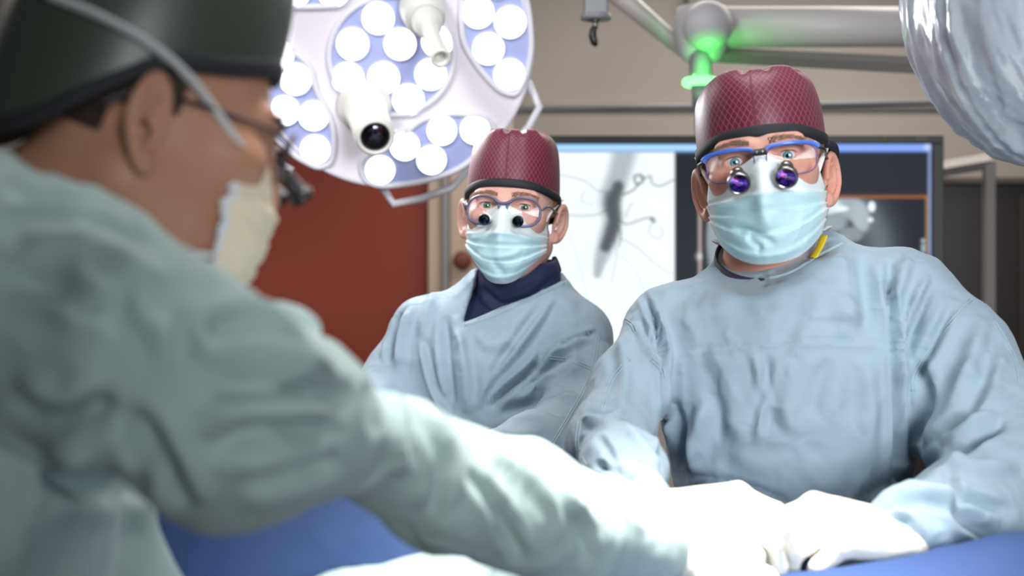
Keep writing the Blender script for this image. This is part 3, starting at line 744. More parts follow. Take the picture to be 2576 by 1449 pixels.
# ------------------------------------------------------------------ people
def rot_head(yaw, pitch, roll):
    return np.array((Matrix.Rotation(math.radians(yaw), 3, 'Z') @ Matrix.Rotation(math.radians(pitch), 3, 'X') @ Matrix.Rotation(math.radians(roll), 3, 'Y')))
EAR_TILT = [-9]; EAR_Z = [-.015]; EAR_X = [.0755]; EAR_S = [1.0]; SPLAY = [24]
NOSE = [0.0]
def ear_sdf(p, sx):
    q = p - np.array([sx * EAR_X[0], .012, EAR_Z[0]], np.float32)
    q = q * np.array([sx, 1, 1]) / EAR_S[0]                    # mirror so +x is outward
    an = math.radians(SPLAY[0]); c, s = math.cos(an), math.sin(an)
    # the back edge swings outward
    cc = q[:, 0] * c - q[:, 1] * s; aa = q[:, 0] * s + q[:, 1] * c
    b = q[:, 2]; t = math.radians(EAR_TILT[0]); a2 = aa * math.cos(t) + b * math.sin(t); b2 = -aa * math.sin(t) + b * math.cos(t)
    a2 = a2 - .006
    L = np.stack([a2 + np.clip(-b2, 0, 1) * .25, b2, cc - .006], 1)
    d = ell(L, (0, 0, 0), (.0170, .0325, .0034))
    k0 = np.sqrt((L[:, 0] / .0155) ** 2 + (L[:, 1] / .030) ** 2)
    ring = np.sqrt(((k0 - 1) * .018) ** 2 + (L[:, 2] - .0050) ** 2) - .0040
    ring = np.where((L[:, 0] < -.006) & (L[:, 1] < -.004), .02, ring)
    k1 = np.sqrt(((L[:, 0] + .001) / .009) ** 2 + ((L[:, 1] - .002) / .019) ** 2)
    ring2 = np.sqrt(((k1 - 1) * .011) ** 2 + (L[:, 2] - .0040) ** 2) - .0028
    ring2 = np.where(L[:, 0] < -.004, .02, ring2)
    d = smin(d, ring, .002); d = smin(d, ring2, .002)
    d = smax(d, -ell(L, (-.004, -.006, .008), (.0095, .0135, .0105)), .003)
    d = smin(d, ell(L, (-.003, -.028, .0), (.009, .009, .005)), .005)
    d = smin(d, ell(L, (-.013, -.006, .002), (.004, .006, .004)), .004)
    return d * EAR_S[0]
def head_sdf(p, jaw=1.0):
    d = ell(p, (0, .014, .043), (.076, .097, .073))
    d = smin(d, ell(p, (0, -.028, -.025), (.0655, .070, .088)), .035)
    ax = p * np.array([1, 1, 1]); ax = np.stack([np.abs(p[:, 0]), p[:, 1], p[:, 2]], 1)
    d = smin(d, cone(ax, (.052, .012, -.055), (.012, -.068, -.098), .022, .020), .03)
    d = smin(d, ell(p, (0, -.078, -.096), (.022, .02, .018)), .02)
    d = smin(d, ell(ax, (.044, -.066, -.016), (.022, .022, .016)), .02)
    d = smin(d, cone(ax, (.014, -.0925, .0195), (.047, -.079, .0225), .0085, .0075), .012)
    d = smax(d, -ell(ax, (.032, -.104, .004), (.019, .018, .0115)), .010)
    d = smin(d, cone(p, (0, -.092, .016), (0, -.117 + NOSE[0], -.034), .0075, .0115), .010)
    d = smin(d, ell(ax, (.012, -.104 + NOSE[0] * .7, -.040), (.0075, .009, .0075)), .006)
    d = smin(d, ell(p, (0, -.098, -.072), (.025, .009, .007)), .01)
    # lids over the eyeball, cut open as an almond
    lid = ell(ax, (.032, -.0765, .004), (.0158, .0142, .0142))
    d = smin(d, lid, .004)
    d = smax(d, -ell(ax, (.0318, -.094, .0035), (.0138, .0125, .0056)), .0018)
    d = smin(d, ear_sdf(p, 1), .003); d = smin(d, ear_sdf(p, -1), .003)
    return d
def person_head(person, H, mats, bust, neck, eye_target, iris, hair):
    """H: dict(o, R, s); returns helpers in head space"""
    o, R, s = H['o'], H['R'], H['s']
    loc = lambda P: ((P - o) @ R) / s
    wor = lambda p: np.asarray(p, float) * s @ R.T + o
    n0 = wor((0, .025, -.06)); n1 = np.array(neck)
    def f(P):
        P = P.astype(np.float32); d = head_sdf(loc(P).astype(np.float32)) * s
        d = smin(d, cone(P, n0, n1, .054 * s, .060 * s), .025)
        for a, b_, ra, rb in bust: d = smin(d, cone(P, a, b_, ra, rb), .03)
        return d
    pts = np.array([n1] + [q for t in bust for q in (t[0], t[1])] + [o])
    lo = np.minimum(pts.min(0) - .03, o - .14); hi = np.maximum(pts.max(0) + .03, o + .155); 
    lo[2] = max(lo[2], n1[2] - .07)
    V, Q = sdf_mesh(f, lo, hi, .0019)
    me = mesh_obj('person_body', V, Q, mats['skin'], None)
    me.name = 'person'
    body = me
    # eyes
    for sx in (-1, 1):
        c = wor((sx * .032, -.0765, .004))
        V, F = [], []
        mb = MB().lathe(sphere_prof(.0125 * s, 20), (0, 0, 0), (0, 0, 1), 28)
        e = mesh_obj('eye', mb.V, mb.F, iris, None)
        dv = Vector(eye_target) - Vector(c)
        e.matrix_world = Matrix.Translation(Vector(c)) @ dv.to_track_quat('Z', 'Y').to_matrix().to_4x4()
        bpy.context.view_layer.update(); mw = e.matrix_world.copy(); e.parent = body; e.matrix_parent_inverse = body.matrix_world.inverted(); e.matrix_world = mw
    # lashes / brows as short tapered hairs
    for sx in (-1, 1):
        mb = MB(); r = random.Random(5 + sx)
        for k in range(240):
            t = r.random(); x = .011 + .040 * t; z = .0215 + .006 * math.sin(t * 2.6) - .004 * t + r.uniform(-.0036, .0036) * (1 - .5 * t)
            # march onto the skin
            y = -.13
            for _ in range(24):
                dd = head_sdf(np.array([[sx * x, y, z]], np.float32))[0]; y += max(dd, .0002)
                if dd < .0003: break
            dirx = sx * (.35 + .65 * t); ln = r.uniform(.004, .0075)
            dz = r.uniform(-.1, .55) * (1 - t); p0 = np.array([sx * x, y + .0003, z]); dv = np.array([dirx, -.28 + .35 * t, dz]); dv /= np.linalg.norm(dv)
            p1 = p0 + dv * ln * .5 + [0, -.0006, 0]; p2 = p0 + dv * ln
            mb.tube([wor(p0), wor(p1), wor(p2)], [.00022, .0002, .00008], 4, smooth=1)
        mb.build('eyebrow', mats['brow'], body)
    for sx in (-1, 1):
        mb = MB()
        pts = []
        for t in np.linspace(-1, 1, 9):
            x = .0318 + .0136 * t; z = .0035 + .0057 * math.sqrt(max(0, 1 - t * t)) ; y = -.0765 - .0138 * math.sqrt(max(0, 1 - (t * .8) ** 2)) * .98
            pts.append(wor((sx * x, y + .001, z)))
        mb.tube(pts, .0006, 6).build('eyelid_line', M['lash'], body)
    # close-cropped hair round the sides and back
    def fh(P):
        p = loc(P.astype(np.float32)).astype(np.float32)
        d = ell(p, (0, .014, .043), (.0785, .0995, .075)) * s
        d = smin(d, ell(p, (0, -.012, -.01), (.0735, .070, .08)) * s, .03)
        front = (-.012 - p[:, 1]) * s; low = (np.where(p[:, 1] > .035, -.055, -.004) - p[:, 2]) * s
        return smax(smax(smax(d, front, .004), low, .006), (p[:, 2] - .035) * s, .006)
    V, Q = sdf_mesh(fh, o - .14, o + .16, .0035); mesh_obj('hair', V, Q, hair, body)
    return body, loc, wor

def make_cap(body, wor, m, band_m, zf=.052, zk=-.035, top=.142, a=.0815, b=.104, p=.36, q=.85, seed=1, cy=.014, zs=.022, bulge=.03, lean=0, gather=1, front_tilt=0):
    nt_, nf = 160, 46
    th = np.linspace(0, 2 * math.pi, nt_, endpoint=False); V = []; UV = []
    r = np.random.default_rng(seed); ph = r.uniform(0, 6, 12); am = r.uniform(.5, 1, 12)
    def base_z(t):
        a_ = abs((t + math.pi) % (2 * math.pi) - math.pi) * 180 / math.pi
        xs_ = [0, 30, 60, 88, 104, 135, 180]; zs_ = [zf, zf * .90 + zs * .10, zf * .45 + zs * .55, zs, zs - .022, zs * .2 + zk * .8, zk]
        k = min(max(int(np.searchsorted(xs_, a_)) - 1, 0), 5); u = (a_ - xs_[k]) / (xs_[k + 1] - xs_[k])
        m = [0 if i in (0, 6) else (zs_[i + 1] - zs_[i - 1]) / (xs_[i + 1] - xs_[i - 1]) for i in range(7)]
        h_ = xs_[k + 1] - xs_[k]
        return (2 * u**3 - 3 * u * u + 1) * zs_[k] + (u**3 - 2 * u * u + u) * h_ * m[k] + (-2 * u**3 + 3 * u * u) * zs_[k + 1] + (u**3 - u * u) * h_ * m[k + 1]
    for j in range(nf):
        fi = math.pi / 2 * (j / (nf - 1)) ** 1.0
        rad = max(math.cos(fi), 0) ** p if j < nf - 1 else 0.0; up = math.sin(fi) ** q
        for t in th:
            g = sum(am[k] * math.cos(t * (k + 5) + ph[k]) for k in range(12)) / 5
            big = sum(am[k] * math.cos(t * (k + 2) + ph[k + 3]) for k in range(4)) / 3
            R1 = 1 + bulge * math.sin(2 * fi) * 1.6 + .012 * big * math.sin(fi) ** 1.0
            gat = gather * .03 * g * max(0, (math.sin(fi) - .45)) * 1.6
            rr = rad * (R1 + gat)
            zb = base_z(t); zt = top + lean * math.sin(t) + .004 * big
            z = zb + (zt - zb) * up - .010 * gather * max(0, g) * (math.sin(fi) ** 8) * (.3 + rad)
            x = a * rr * math.sin(t); y = cy - b * rr * math.cos(t)
            V.append(wor((x, y, z))); UV.append((t * .09, (zb + (zt - zb) * fi / (math.pi / 2) * 1.15)))
    # inner fold-under ring for thickness
    for t in th:
        V.append(wor((a * .955 * math.sin(t), cy - b * .955 * math.cos(t), base_z(t) + .004))); UV.append((t * .09, 0))
    F = []
    for j in range(nf - 1):
        for k in range(nt_):
            k2 = (k + 1) % nt_; F.append((j * nt_ + k, (j + 1) * nt_ + k, (j + 1) * nt_ + k2, j * nt_ + k2)[::-1])
    for k in range(nt_):
        k2 = (k + 1) % nt_; F.append((k, k2, nf * nt_ + k2, nf * nt_ + k)[::-1])
    c = mesh_obj('cap', V, np.array(F), m, body, True, uv=UV)
    pts = [wor((a * 1.008 * math.sin(t), cy - b * 1.008 * math.cos(t), base_z(t) + .004)) for t in th]
    upv = wor((0, 0, 1)) - wor((0, 0, 0))
    mb = MB(); n = len(pts); w = .0085
    V = []
    nrm = [np.array([math.sin(t) / a, -math.cos(t) / b, 0]) for t in th]
    for t, q_ in zip(th, nrm):
        q_ = q_ / np.linalg.norm(q_); c0 = np.array([a * math.sin(t), cy - b * math.cos(t), base_z(t)])
        for (dn, dz) in ((-.004, -w * .5), (.0025, -w * .55), (.0034, 0), (.0034, w * .9), (.0015, w * 1.15), (-.004, w)):
            V.append(wor(c0 + q_ * dn + np.array([0, 0, dz])))
    F = []
    for i in range(n):
        for k in range(6):
            F.append((i * 6 + k, ((i + 1) % n) * 6 + k, ((i + 1) % n) * 6 + (k + 1) % 6, i * 6 + (k + 1) % 6))
    mb.add(V, F).build('cap_band', band_m, c)
    return c

def make_mask(body, wor, m, folds, half=.072, tz=(-.012, -.090), low=.127, nose=1.0, seed=2, w_bot=.060, yo=0, amp=1.0, ys=0):
    nu, nv = 91, 81
    us = np.linspace(-1, 1, nu); vs_ = np.linspace(0, 1, nv)
    U, Vv = np.meshgrid(us, vs_); U = U.ravel(); Vv = Vv.ravel(); s = np.abs(U)
    cv = np.array([0, .12, .25, .40, .55, .72, .87, 1.0])
    zc = np.interp(Vv, cv, [.008, -.014, -.036, -.058, -.078, -.100, -.117, -low])
    yc = np.interp(Vv, cv, [-.0965, -.106, -.112, -.118, -.118, -.115, -.106, -.088]) + yo
    k = np.array([.0, .3, 1]); 
    wd = np.interp(Vv, [0, .3, .7, 1], [half * .93, half, half * .985, w_bot])
    ze = np.interp(Vv, [0, 1], [tz[0], tz[1]]); ye = np.interp(Vv, [0, .5, 1], [-.042, -.030, -.036]) + ys
    x = wd * (s ** .95) * np.sign(U)
    gy_ = (1 - s ** 2.1) ** .85
    y = ye + (yc - ye) * gy_
    ridge = np.exp(-(x / .016) ** 2) * np.interp(Vv, [0, .1, .3, .5, .75], [.010, .018, .023, .012, 0]) * nose
    y = y - ridge
    pz = np.interp(Vv, [0, .3, 1], [1.0, 1.6, 2.4])
    z = zc + (ze - zc) * s ** pz
    z = z + np.where(Vv < .2, -(1 - Vv / .2) * .004 * np.sin(np.clip(s, 0, 1) * math.pi) ** 1.0, 0)
    # pleats: overlapping horizontal steps, opened in the middle
    D = np.zeros(len(U))
    for v0, am in ((.30, .0042), (.47, .0035), (.66, .0038), (.84, .002)):
        vv = v0 + .07 * (s ** 2) * (1 if v0 < .5 else -.6)
        t = (Vv - vv) / .06
        D += am * amp * np.where(t < 0, 0, np.exp(-t * 1.0)) * (.35 + .65 * s) - am * amp * .4 * np.exp(-((t + .5) / .5) ** 2)
    for kind, pts, w, a in folds:
        P2, _ = catmull([np.array(p, float) for p in pts], [0] * len(pts), 5) if len(pts) > 2 else (pts, 0)
        d, sg, t = polydist(U, Vv * 1.3, [(p_[0], p_[1] * 1.3) for p_ in P2]); u_ = d / w; e = np.clip(np.minimum(t, 1 - t) * 5, 0, 1)
        g = np.exp(-u_ * u_)
        D += a * e * (g if kind == 'r' else -g if kind == 'v' else sg * u_ * g * 2)
    P = np.stack([x, y, z], 1)
    D += crumple(P, .02, seed) * .0016 * amp * (1 - s ** 4)
    dirn = np.stack([x * 6, np.full(len(x), -1.0), (z + .05) * 4], 1); dirn /= np.linalg.norm(dirn, axis=1, keepdims=True)
    P = P + dirn * D[:, None]
    ii = np.arange(nu * nv).reshape(nv, nu)
    Q = np.stack([ii[1:, :-1].ravel(), ii[1:, 1:].ravel(), ii[:-1, 1:].ravel(), ii[:-1, :-1].ravel()], 1)
    o = mesh_obj('mask', wor(P), Q, m, body, True, uv=np.stack([U, Vv], 1))
    sd = o.modifiers.new('thick', 'SOLIDIFY'); sd.thickness = .0012; sd.offset = -1
    return o
def strap(parent, wor, pts, w=.0035, flat=.22, name='mask_tie', m=None):
    ws = [wor(p) for p in pts]
    return MB().tube(ws, w, 8, flat=flat, smooth=6, up=None).build(name, m or M['white_cloth'], parent)

def gown(parent, f, lo, hi, h, folds, noise, m, name='gown'):
    V, Q = sdf_mesh(f, lo, hi, h)
    V = fold_disp(V.astype(float), Q, folds, noise)
    o = mesh_obj(name, V, Q, m, parent)
    return o, BVHTree.FromPolygons([tuple(v) for v in V], [tuple(int(i) for i in q) for q in Q])
def on_cloth(bvh, pts, off=.0008, step=14):
    """lay a traced seam on the cloth"""
    P2 = []
    for a, b_ in zip(pts[:-1], pts[1:]):
        n = max(1, int(math.hypot(b_[0] - a[0], b_[1] - a[1]) / step))
        for i in range(n): P2.append((a[0] + (b_[0] - a[0]) * i / n, a[1] + (b_[1] - a[1]) * i / n))
    P2.append(pts[-1]); out = []
    O = Vector((0, 0, CAMZ))
    for p in P2:
        d = Vector(W(p[0], p[1], 1.0)) - O; d.normalize()
        hit, nrm, _, _ = bvh.ray_cast(O, d)
        if hit is not None: out.append(np.array(hit - d * off))
    return out
def seams(parent, bvh, lines, gap=7, r=.00055):
    for pts in lines:
        mb = MB(); ok = False
        pts_c, _ = catmull([np.array(p, float) for p in pts], [0] * len(pts), 4) if len(pts) > 2 else ([np.array(p, float) for p in pts], 0)
        for s in (0, gap):
            q = []
            for i, p in enumerate(pts_c):
                t = pts_c[min(i + 1, len(pts_c) - 1)] - pts_c[max(i - 1, 0)]; t = t / (np.linalg.norm(t) + 1e-9)
                q.append((p[0] - t[1] * s, p[1] + t[0] * s))
            P3 = on_cloth(bvh, q)
            # stitches, broken where the cloth folds over
            run = []
            for k in range(len(P3)):
                if run and np.linalg.norm(P3[k] - run[-1]) > .03:
                    if len(run) > 2: MB().tube(run, r, 5, smooth=1).build('seam', M['seam'], parent)
                    run = []
                run.append(P3[k])
            if len(run) > 2: MB().tube(run, r, 5, smooth=1).build('seam', M['seam'], parent)

def hand_sdf(wr, d, n, side, curl=(.5, .6, .4), s=1.0, spread=.12, thumb=(.7, .5)):
    """glove: wr wrist, d pointing direction, n back-of-hand normal, side +1/-1 where the thumb leaves"""
    d = np.array(d, float); d /= np.linalg.norm(d); n = np.array(n, float); n -= d * (n @ d); n /= np.linalg.norm(n); u = np.cross(d, n) * side
    wr = np.array(wr, float); parts = []
    kn = [(.030, .088, .0), (.010, .092, .004), (-.010, .088, .003), (-.028, .080, -.002)]
    lens = [(.040, .025, .020), (.044, .029, .021), (.041, .027, .020), (.032, .020, .018)]
    L = lambda a, b_, c: wr + (u * a + d * b_ + n * c) * s
    for (a, b_, c) in kn: parts.append(('p', L(a * .55, .008, 0), L(a, b_, c), .018 * s, .0125 * s))
    for i, (a, b_, c) in enumerate(kn):
        p = L(a, b_, c); ang = 0; dr_ = d + u * (a / .03) * spread
        for j, l in enumerate(lens[i]):
            ang += curl[j] * (1 + .12 * (i - 1)); dv = dr_ / np.linalg.norm(dr_) * math.cos(ang) - n * math.sin(ang)
            q = p + dv * l * s; r0 = (.0100 - .0009 * j) * s; parts.append(('f%d' % i, p, q, r0, r0 - .0008 * s)); p = q
    p = L(.022, .025, -.006); dv = (u * math.sin(thumb[0]) + d * math.cos(thumb[0]) - n * .35); dv /= np.linalg.norm(dv); q = p + dv * .045 * s
    parts.append(('t', p, q, .016 * s, .0115 * s)); dv2 = dv * .75 + d * .45 - u * .25 - n * .25; dv2 /= np.linalg.norm(dv2); q2 = q + dv2 * .032 * s; parts.append(('t', q, q2, .0112 * s, .0098 * s))
    q3 = q2 + (dv2 - n * .25) * .022 * s; parts.append(('t', q2, q3, .0098 * s, .0085 * s))
    parts.append(('p', wr - d * .035 * s, wr, .025 * s, .026 * s))
    def f(P):
        g = {}
        for k, a, b_, ra, rb in parts:
            e = cone(P, a, b_, ra, rb); g[k] = e if k not in g else smin(g[k], e, .014 if k == 'p' else .003)
        dd = g['p']
        for k in g:
            if k != 'p': dd = smin(dd, g[k], .0055)
        return dd
    pts = np.array([q for t in parts for q in (t[1], t[2])])
    return f, pts.min(0) - .035, pts.max(0) + .035
def glove(parent, *a, **k):
    f, lo, hi = hand_sdf(*a, **k); V, Q = sdf_mesh(f, lo, hi, .0028)
    V = V + normals(V, Q) * (crumple(V, .012, 9) * .0011)[:, None]
    return mesh_obj('glove', V, Q, M['glove'], parent)
def legs(parent, x, y, yaw):
    c, s = math.cos(yaw), math.sin(yaw)
    for sx in (-.1, .1):
        px_, py_ = x + sx * c, y + sx * s
        MB().tube([(px_, py_, .75), (px_, py_, .45), (px_, py_, .12)], [.095, .075, .065], 18).build('trouser_leg', M['trouser'], parent)
        f = lambda P: smin(ell(P, (px_ + s * .06, py_ - c * .06, .045), (.05 + abs(s) * .07, .05 + abs(c) * .07, .042)), cone(P, (px_, py_, .05), (px_, py_, .12), .045, .045), .03)
        V, Q = sdf_mesh(lambda P: smax(f(P), .004 - P[:, 2], .004), (px_ - .2, py_ - .2, -.02), (px_ + .2, py_ + .2, .2), .008)
        mesh_obj('shoe', V, Q, M['shoe'], parent)
def rot_to(v): return np.array(Vector((0, 0, 1)).rotation_difference(Vector(v)).to_matrix())

def rim_curve(cx, cz, w, h, kind, n=28):
    """one lens outline in head space (x,z)"""
    out = []
    for t in np.linspace(0, 2 * math.pi, n, endpoint=False):
        c, s = math.cos(t), math.sin(t); e = .55 if kind == 'brow' else .9
        x = np.sign(c) * abs(c) ** e * w / 2; z = np.sign(s) * abs(s) ** (e if s > 0 else .8) * h / 2
        out.append((cx + x, cz + z))
    return out
def spectacles(body, wor, kind, Yf=-.106, cz=-.002, w=.054, h=.038, cx=.0335, frame_m=None, wire_m=None, loupe=None, slope=0, drop=0):
    gl_o = None; curves = {}
    wrapy = lambda x: Yf + 1.6 * max(0, abs(x) - .012) ** 2 * 3.2
    for sx in (-1, 1):
        rc = [(sx * p[0], p[1] + slope * (p[0] - cx)) for p in rim_curve(cx, cz, w, h, kind)]
        curves[sx] = rc
    mb = MB()
    up = wor((0, -1, 0)) - wor((0, 0, 0))
    if kind == 'brow':
        for sx in (-1, 1):
            x0, x1 = cx - w / 2, cx + w / 2
            pts = [(sx * (x0 - .001), wrapy(x0) - .0005, cz + h * .30), (sx * (x0 + .004), wrapy(x0), cz + h * .50), (sx * cx, wrapy(cx), cz + h * .56 + slope * 0), (sx * (x1 - .004), wrapy(x1), cz + h * .50), (sx * (x1 + .004), wrapy(x1 + .004) + .002, cz + h * .36)]
            mb.tube([wor(p) for p in pts], [.0016, .0022, .0026, .0030, .0034], 10, flat=.7, smooth=6, up=up)
    else:
        for sx in (-1, 1):
            mb.tube([wor((p[0], wrapy(p[0]), p[1])) for p in curves[sx]], .0021, 8, close=True, smooth=2)
        mb.tube([wor((-cx + w * .36, wrapy(.013) - .0004, cz + h * .36)), wor((-.005, Yf - .001, cz + h * .27)), wor((.005, Yf - .001, cz + h * .27)), wor((cx - w * .36, wrapy(.013) - .0004, cz + h * .36))], .0027, 10)
    frame = mb.build('glasses_frame', frame_m, body)
    if kind == 'brow':
        for sx in (-1, 1):
            MB().tube([wor((p[0], wrapy(p[0]) + .0004, p[1])) for p in curves[sx]], .0008, 6, close=True, smooth=2).build('lens_wire', wire_m, frame)
        b0 = MB()
        for sx in (0,):
            b0.tube([wor((-.0085, Yf - .001, cz + h * .36)), wor((.0085, Yf - .001, cz + h * .36))], .0042, 4, smooth=1, flat=.45, up=up)
        b0.build('bridge_plate', M['black'], frame, False)
        for sx in (-1, 1):
            MB().lathe([(0, .001), (.0013, .001), (.0015, 0)], wor((sx * .0035, Yf - .0042, cz + h * .36)), up, 12).build('bridge_screw', M['steel'], frame)
    for sx in (-1, 1):
        n = len(curves[sx]); V = [wor((p[0], wrapy(p[0]), p[1])) for p in curves[sx]] + [wor((sx * cx, (wrapy(cx - w / 2) + wrapy(cx + w / 2)) / 2, cz))]
        o = MB().add(V, [(i, (i + 1) % n, n) for i in range(n)]).build('lens', M['lens'], frame, False)
        x1 = cx + w / 2 + .003
        MB().tube([wor((sx * x1, wrapy(x1) + .001, cz + h * (.34 if kind == 'brow' else .12))), wor((sx * (x1 + .008), -.075, cz + h * .30)), wor((sx * .0785, -.02, cz + .010)), wor((sx * .082, .02, cz + .006)), wor((sx * .080, .045, cz - .012))], [.0018, .0018, .0016, .0016, .0016], 8, smooth=5).build('temple_arm', frame_m if kind != 'brow' else M['black'], frame)
        MB().lathe(sphere_prof(.0035, 8), wor((sx * .010, Yf + .006, cz - .006)), up, 12, sx=.5).build('nose_pad', M['lens'], frame)
        if loupe:
            L = loupe; ctr = np.array([sx * L['x'], L['y'], L['z']]); ax = np.array([-sx * .06, L['dy'], L['dz']]); ax /= np.linalg.norm(ax)
            axw = wor(ax) - wor((0, 0, 0)); c0 = wor(ctr); k = L['k']; ln = L['len']
            MB().lathe([(0, 0), (.0072 * k, 0), (.0082 * k, .001), (.0084 * k, ln * .22), (.0078 * k, ln * .25), (.0088 * k, ln * .32), (.0106 * k, ln * .62), (.0118 * k, ln * .68), (.0135 * k, ln * .72), (.0137 * k, ln * .97), (.0131 * k, ln), (.0117 * k, ln), (.0113 * k, ln * .93), (0, ln * .93)], c0, axw, 36).build('loupe_barrel', L['m'], frame)
            MB().lathe([(.0114 * k, ln * .935), (.008 * k, ln * .965), (0, ln * .985)], c0, axw, 32).build('loupe_lens', L['g'], frame)
    return frame

CAM = (0, 0, CAMZ)
# ================================================================== surgeon on the right
s = 1.015
R = rot_head(-12, -2, -6.5)
oR = W(1921, 427, 1.84)
EAR_S[0] = 1.02; SPLAY[0] = 28; EAR_Z[0] = -.021; EAR_X[0] = .0715
neckR = np.array([.335, 1.885, 1.42])
H = dict(o=oR, R=R, s=s)
pr, loc, wor = person_head(None, H, dict(skin=M['skin_r'], brow=M['brow_r']), [(neckR, neckR + [.0, -.01, -.04], .07, .09)], neckR, CAM, M['eye_blue'], M['hair_grey'])
tag(pr, 'masked surgeon at right in maroon cap, blue-browed magnifier glasses and pale blue gown', 'person')
c = make_cap(pr, wor, M['cap_red'], M['black_band'], zf=.034, zk=-.02, top=.124, a=.0815, b=.105, p=.27, q=.92, seed=3, bulge=.015, gather=1.5)
MB().tube([wor((.080, .0, .024)), wor((.088, .016, .020)), wor((.088, .036, .010)), wor((.074, .062, -.004))], [.005, .0075, .008, .004], 10).build('cap_tie', M['black_band'], c)
mk = make_mask(pr, wor, M['mask_blue'], [('r', [(-.85, .42), (-.4, .36), (0, .28), (.4, .33), (.9, .42)], .05, .003), ('v', [(-.6, .62), (-.3, .62), (.0, .72), (.1, .78)], .06, .006),
        ('r', [(-.05, .30), (-.05, .5), (.1, .62)], .09, .003), ('r', [(.1, .72), (.5, .62), (.85, .58)], .06, .003), ('v', [(-.35, .66), (-.12, .80)], .07, .005), ('v', [(.1, .3), (.35, .2)], .08, .003)], half=.0735, low=.126, w_bot=.064, amp=1.4)
for sx in (-1, 1):
    strap(mk, wor, [(sx * .066, -.043, -.016), (sx * .0735, -.030, .002), (sx * .078, -.005, .012), (sx * .084, .03, .03)], .0038)
    strap(mk, wor, [(sx * .063, -.036, -.088), (sx * .072, .0, -.082), (sx * .066, .05, -.085), (sx * .03, .08, -.09)], .0045)
spectacles(pr, wor, 'brow', Yf=-.112, cz=-.005, w=.0585, h=.036, cx=.0365, frame_m=M['blue_frame'], wire_m=M['violet_wire'],
           loupe=dict(x=.0292, y=-.108, z=-.0125, dy=-.82, dz=-.56, k=1.06, len=.031, m=M['gunmetal'], g=M['loupe_glass']))
hinge = [(.28, 1.86, 1.44), (.19, 1.86, 1.402)]
def baseR(P):
    d = loftz(P, [(1.465, .36, 1.85, .10, .07), (1.42, .365, 1.85, .165, .105), (1.36, .37, 1.85, .19, .125), (1.28, .362, 1.85, .170, .135), (1.18, .362, 1.85, .150, .135), (1.08, .37, 1.86, .155, .14), (.9, .37, 1.87, .18, .15), (.3, .37, 1.88, .2, .17)], k=.04)
    d = smin(d, cone(P, (.345, 1.855, 1.38), (.35, 1.86, 1.475), .11, .088), .04)
    d = smin(d, chain(P, [(.30, 1.86, 1.425), (.205, 1.86, 1.40), (.15, 1.80, 1.325), (.115, 1.71, 1.262), (.125, 1.60, 1.245), (.128, 1.49, 1.218), (.138, 1.435, 1.212)], [.055, .05, .049, .048, .045, .036, .036]), .022)
    d = smin(d, chain(P, [(.40, 1.86, 1.44), (.505, 1.845, 1.425), (.560, 1.81, 1.36), (.585, 1.74, 1.27), (.575, 1.66, 1.215), (.50, 1.57, 1.20), (.425, 1.50, 1.195), (.395, 1.485, 1.19)], [.075, .07, .074, .080, .076, .058, .042, .036]), .022)
    return d
def fR(P):
    d = baseR(P)
    cut = (1.459 + (P[:, 0] - .34) * .30 + (P[:, 1] - 1.775) * .50) - P[:, 2]     # below this plane stays
    cyl = np.hypot(P[:, 0] - .345, (P[:, 1] - 1.86)) - .105
    reg = np.maximum(-(-cut), cyl)
    return smax(d, -np.maximum(cut, cyl), .006)
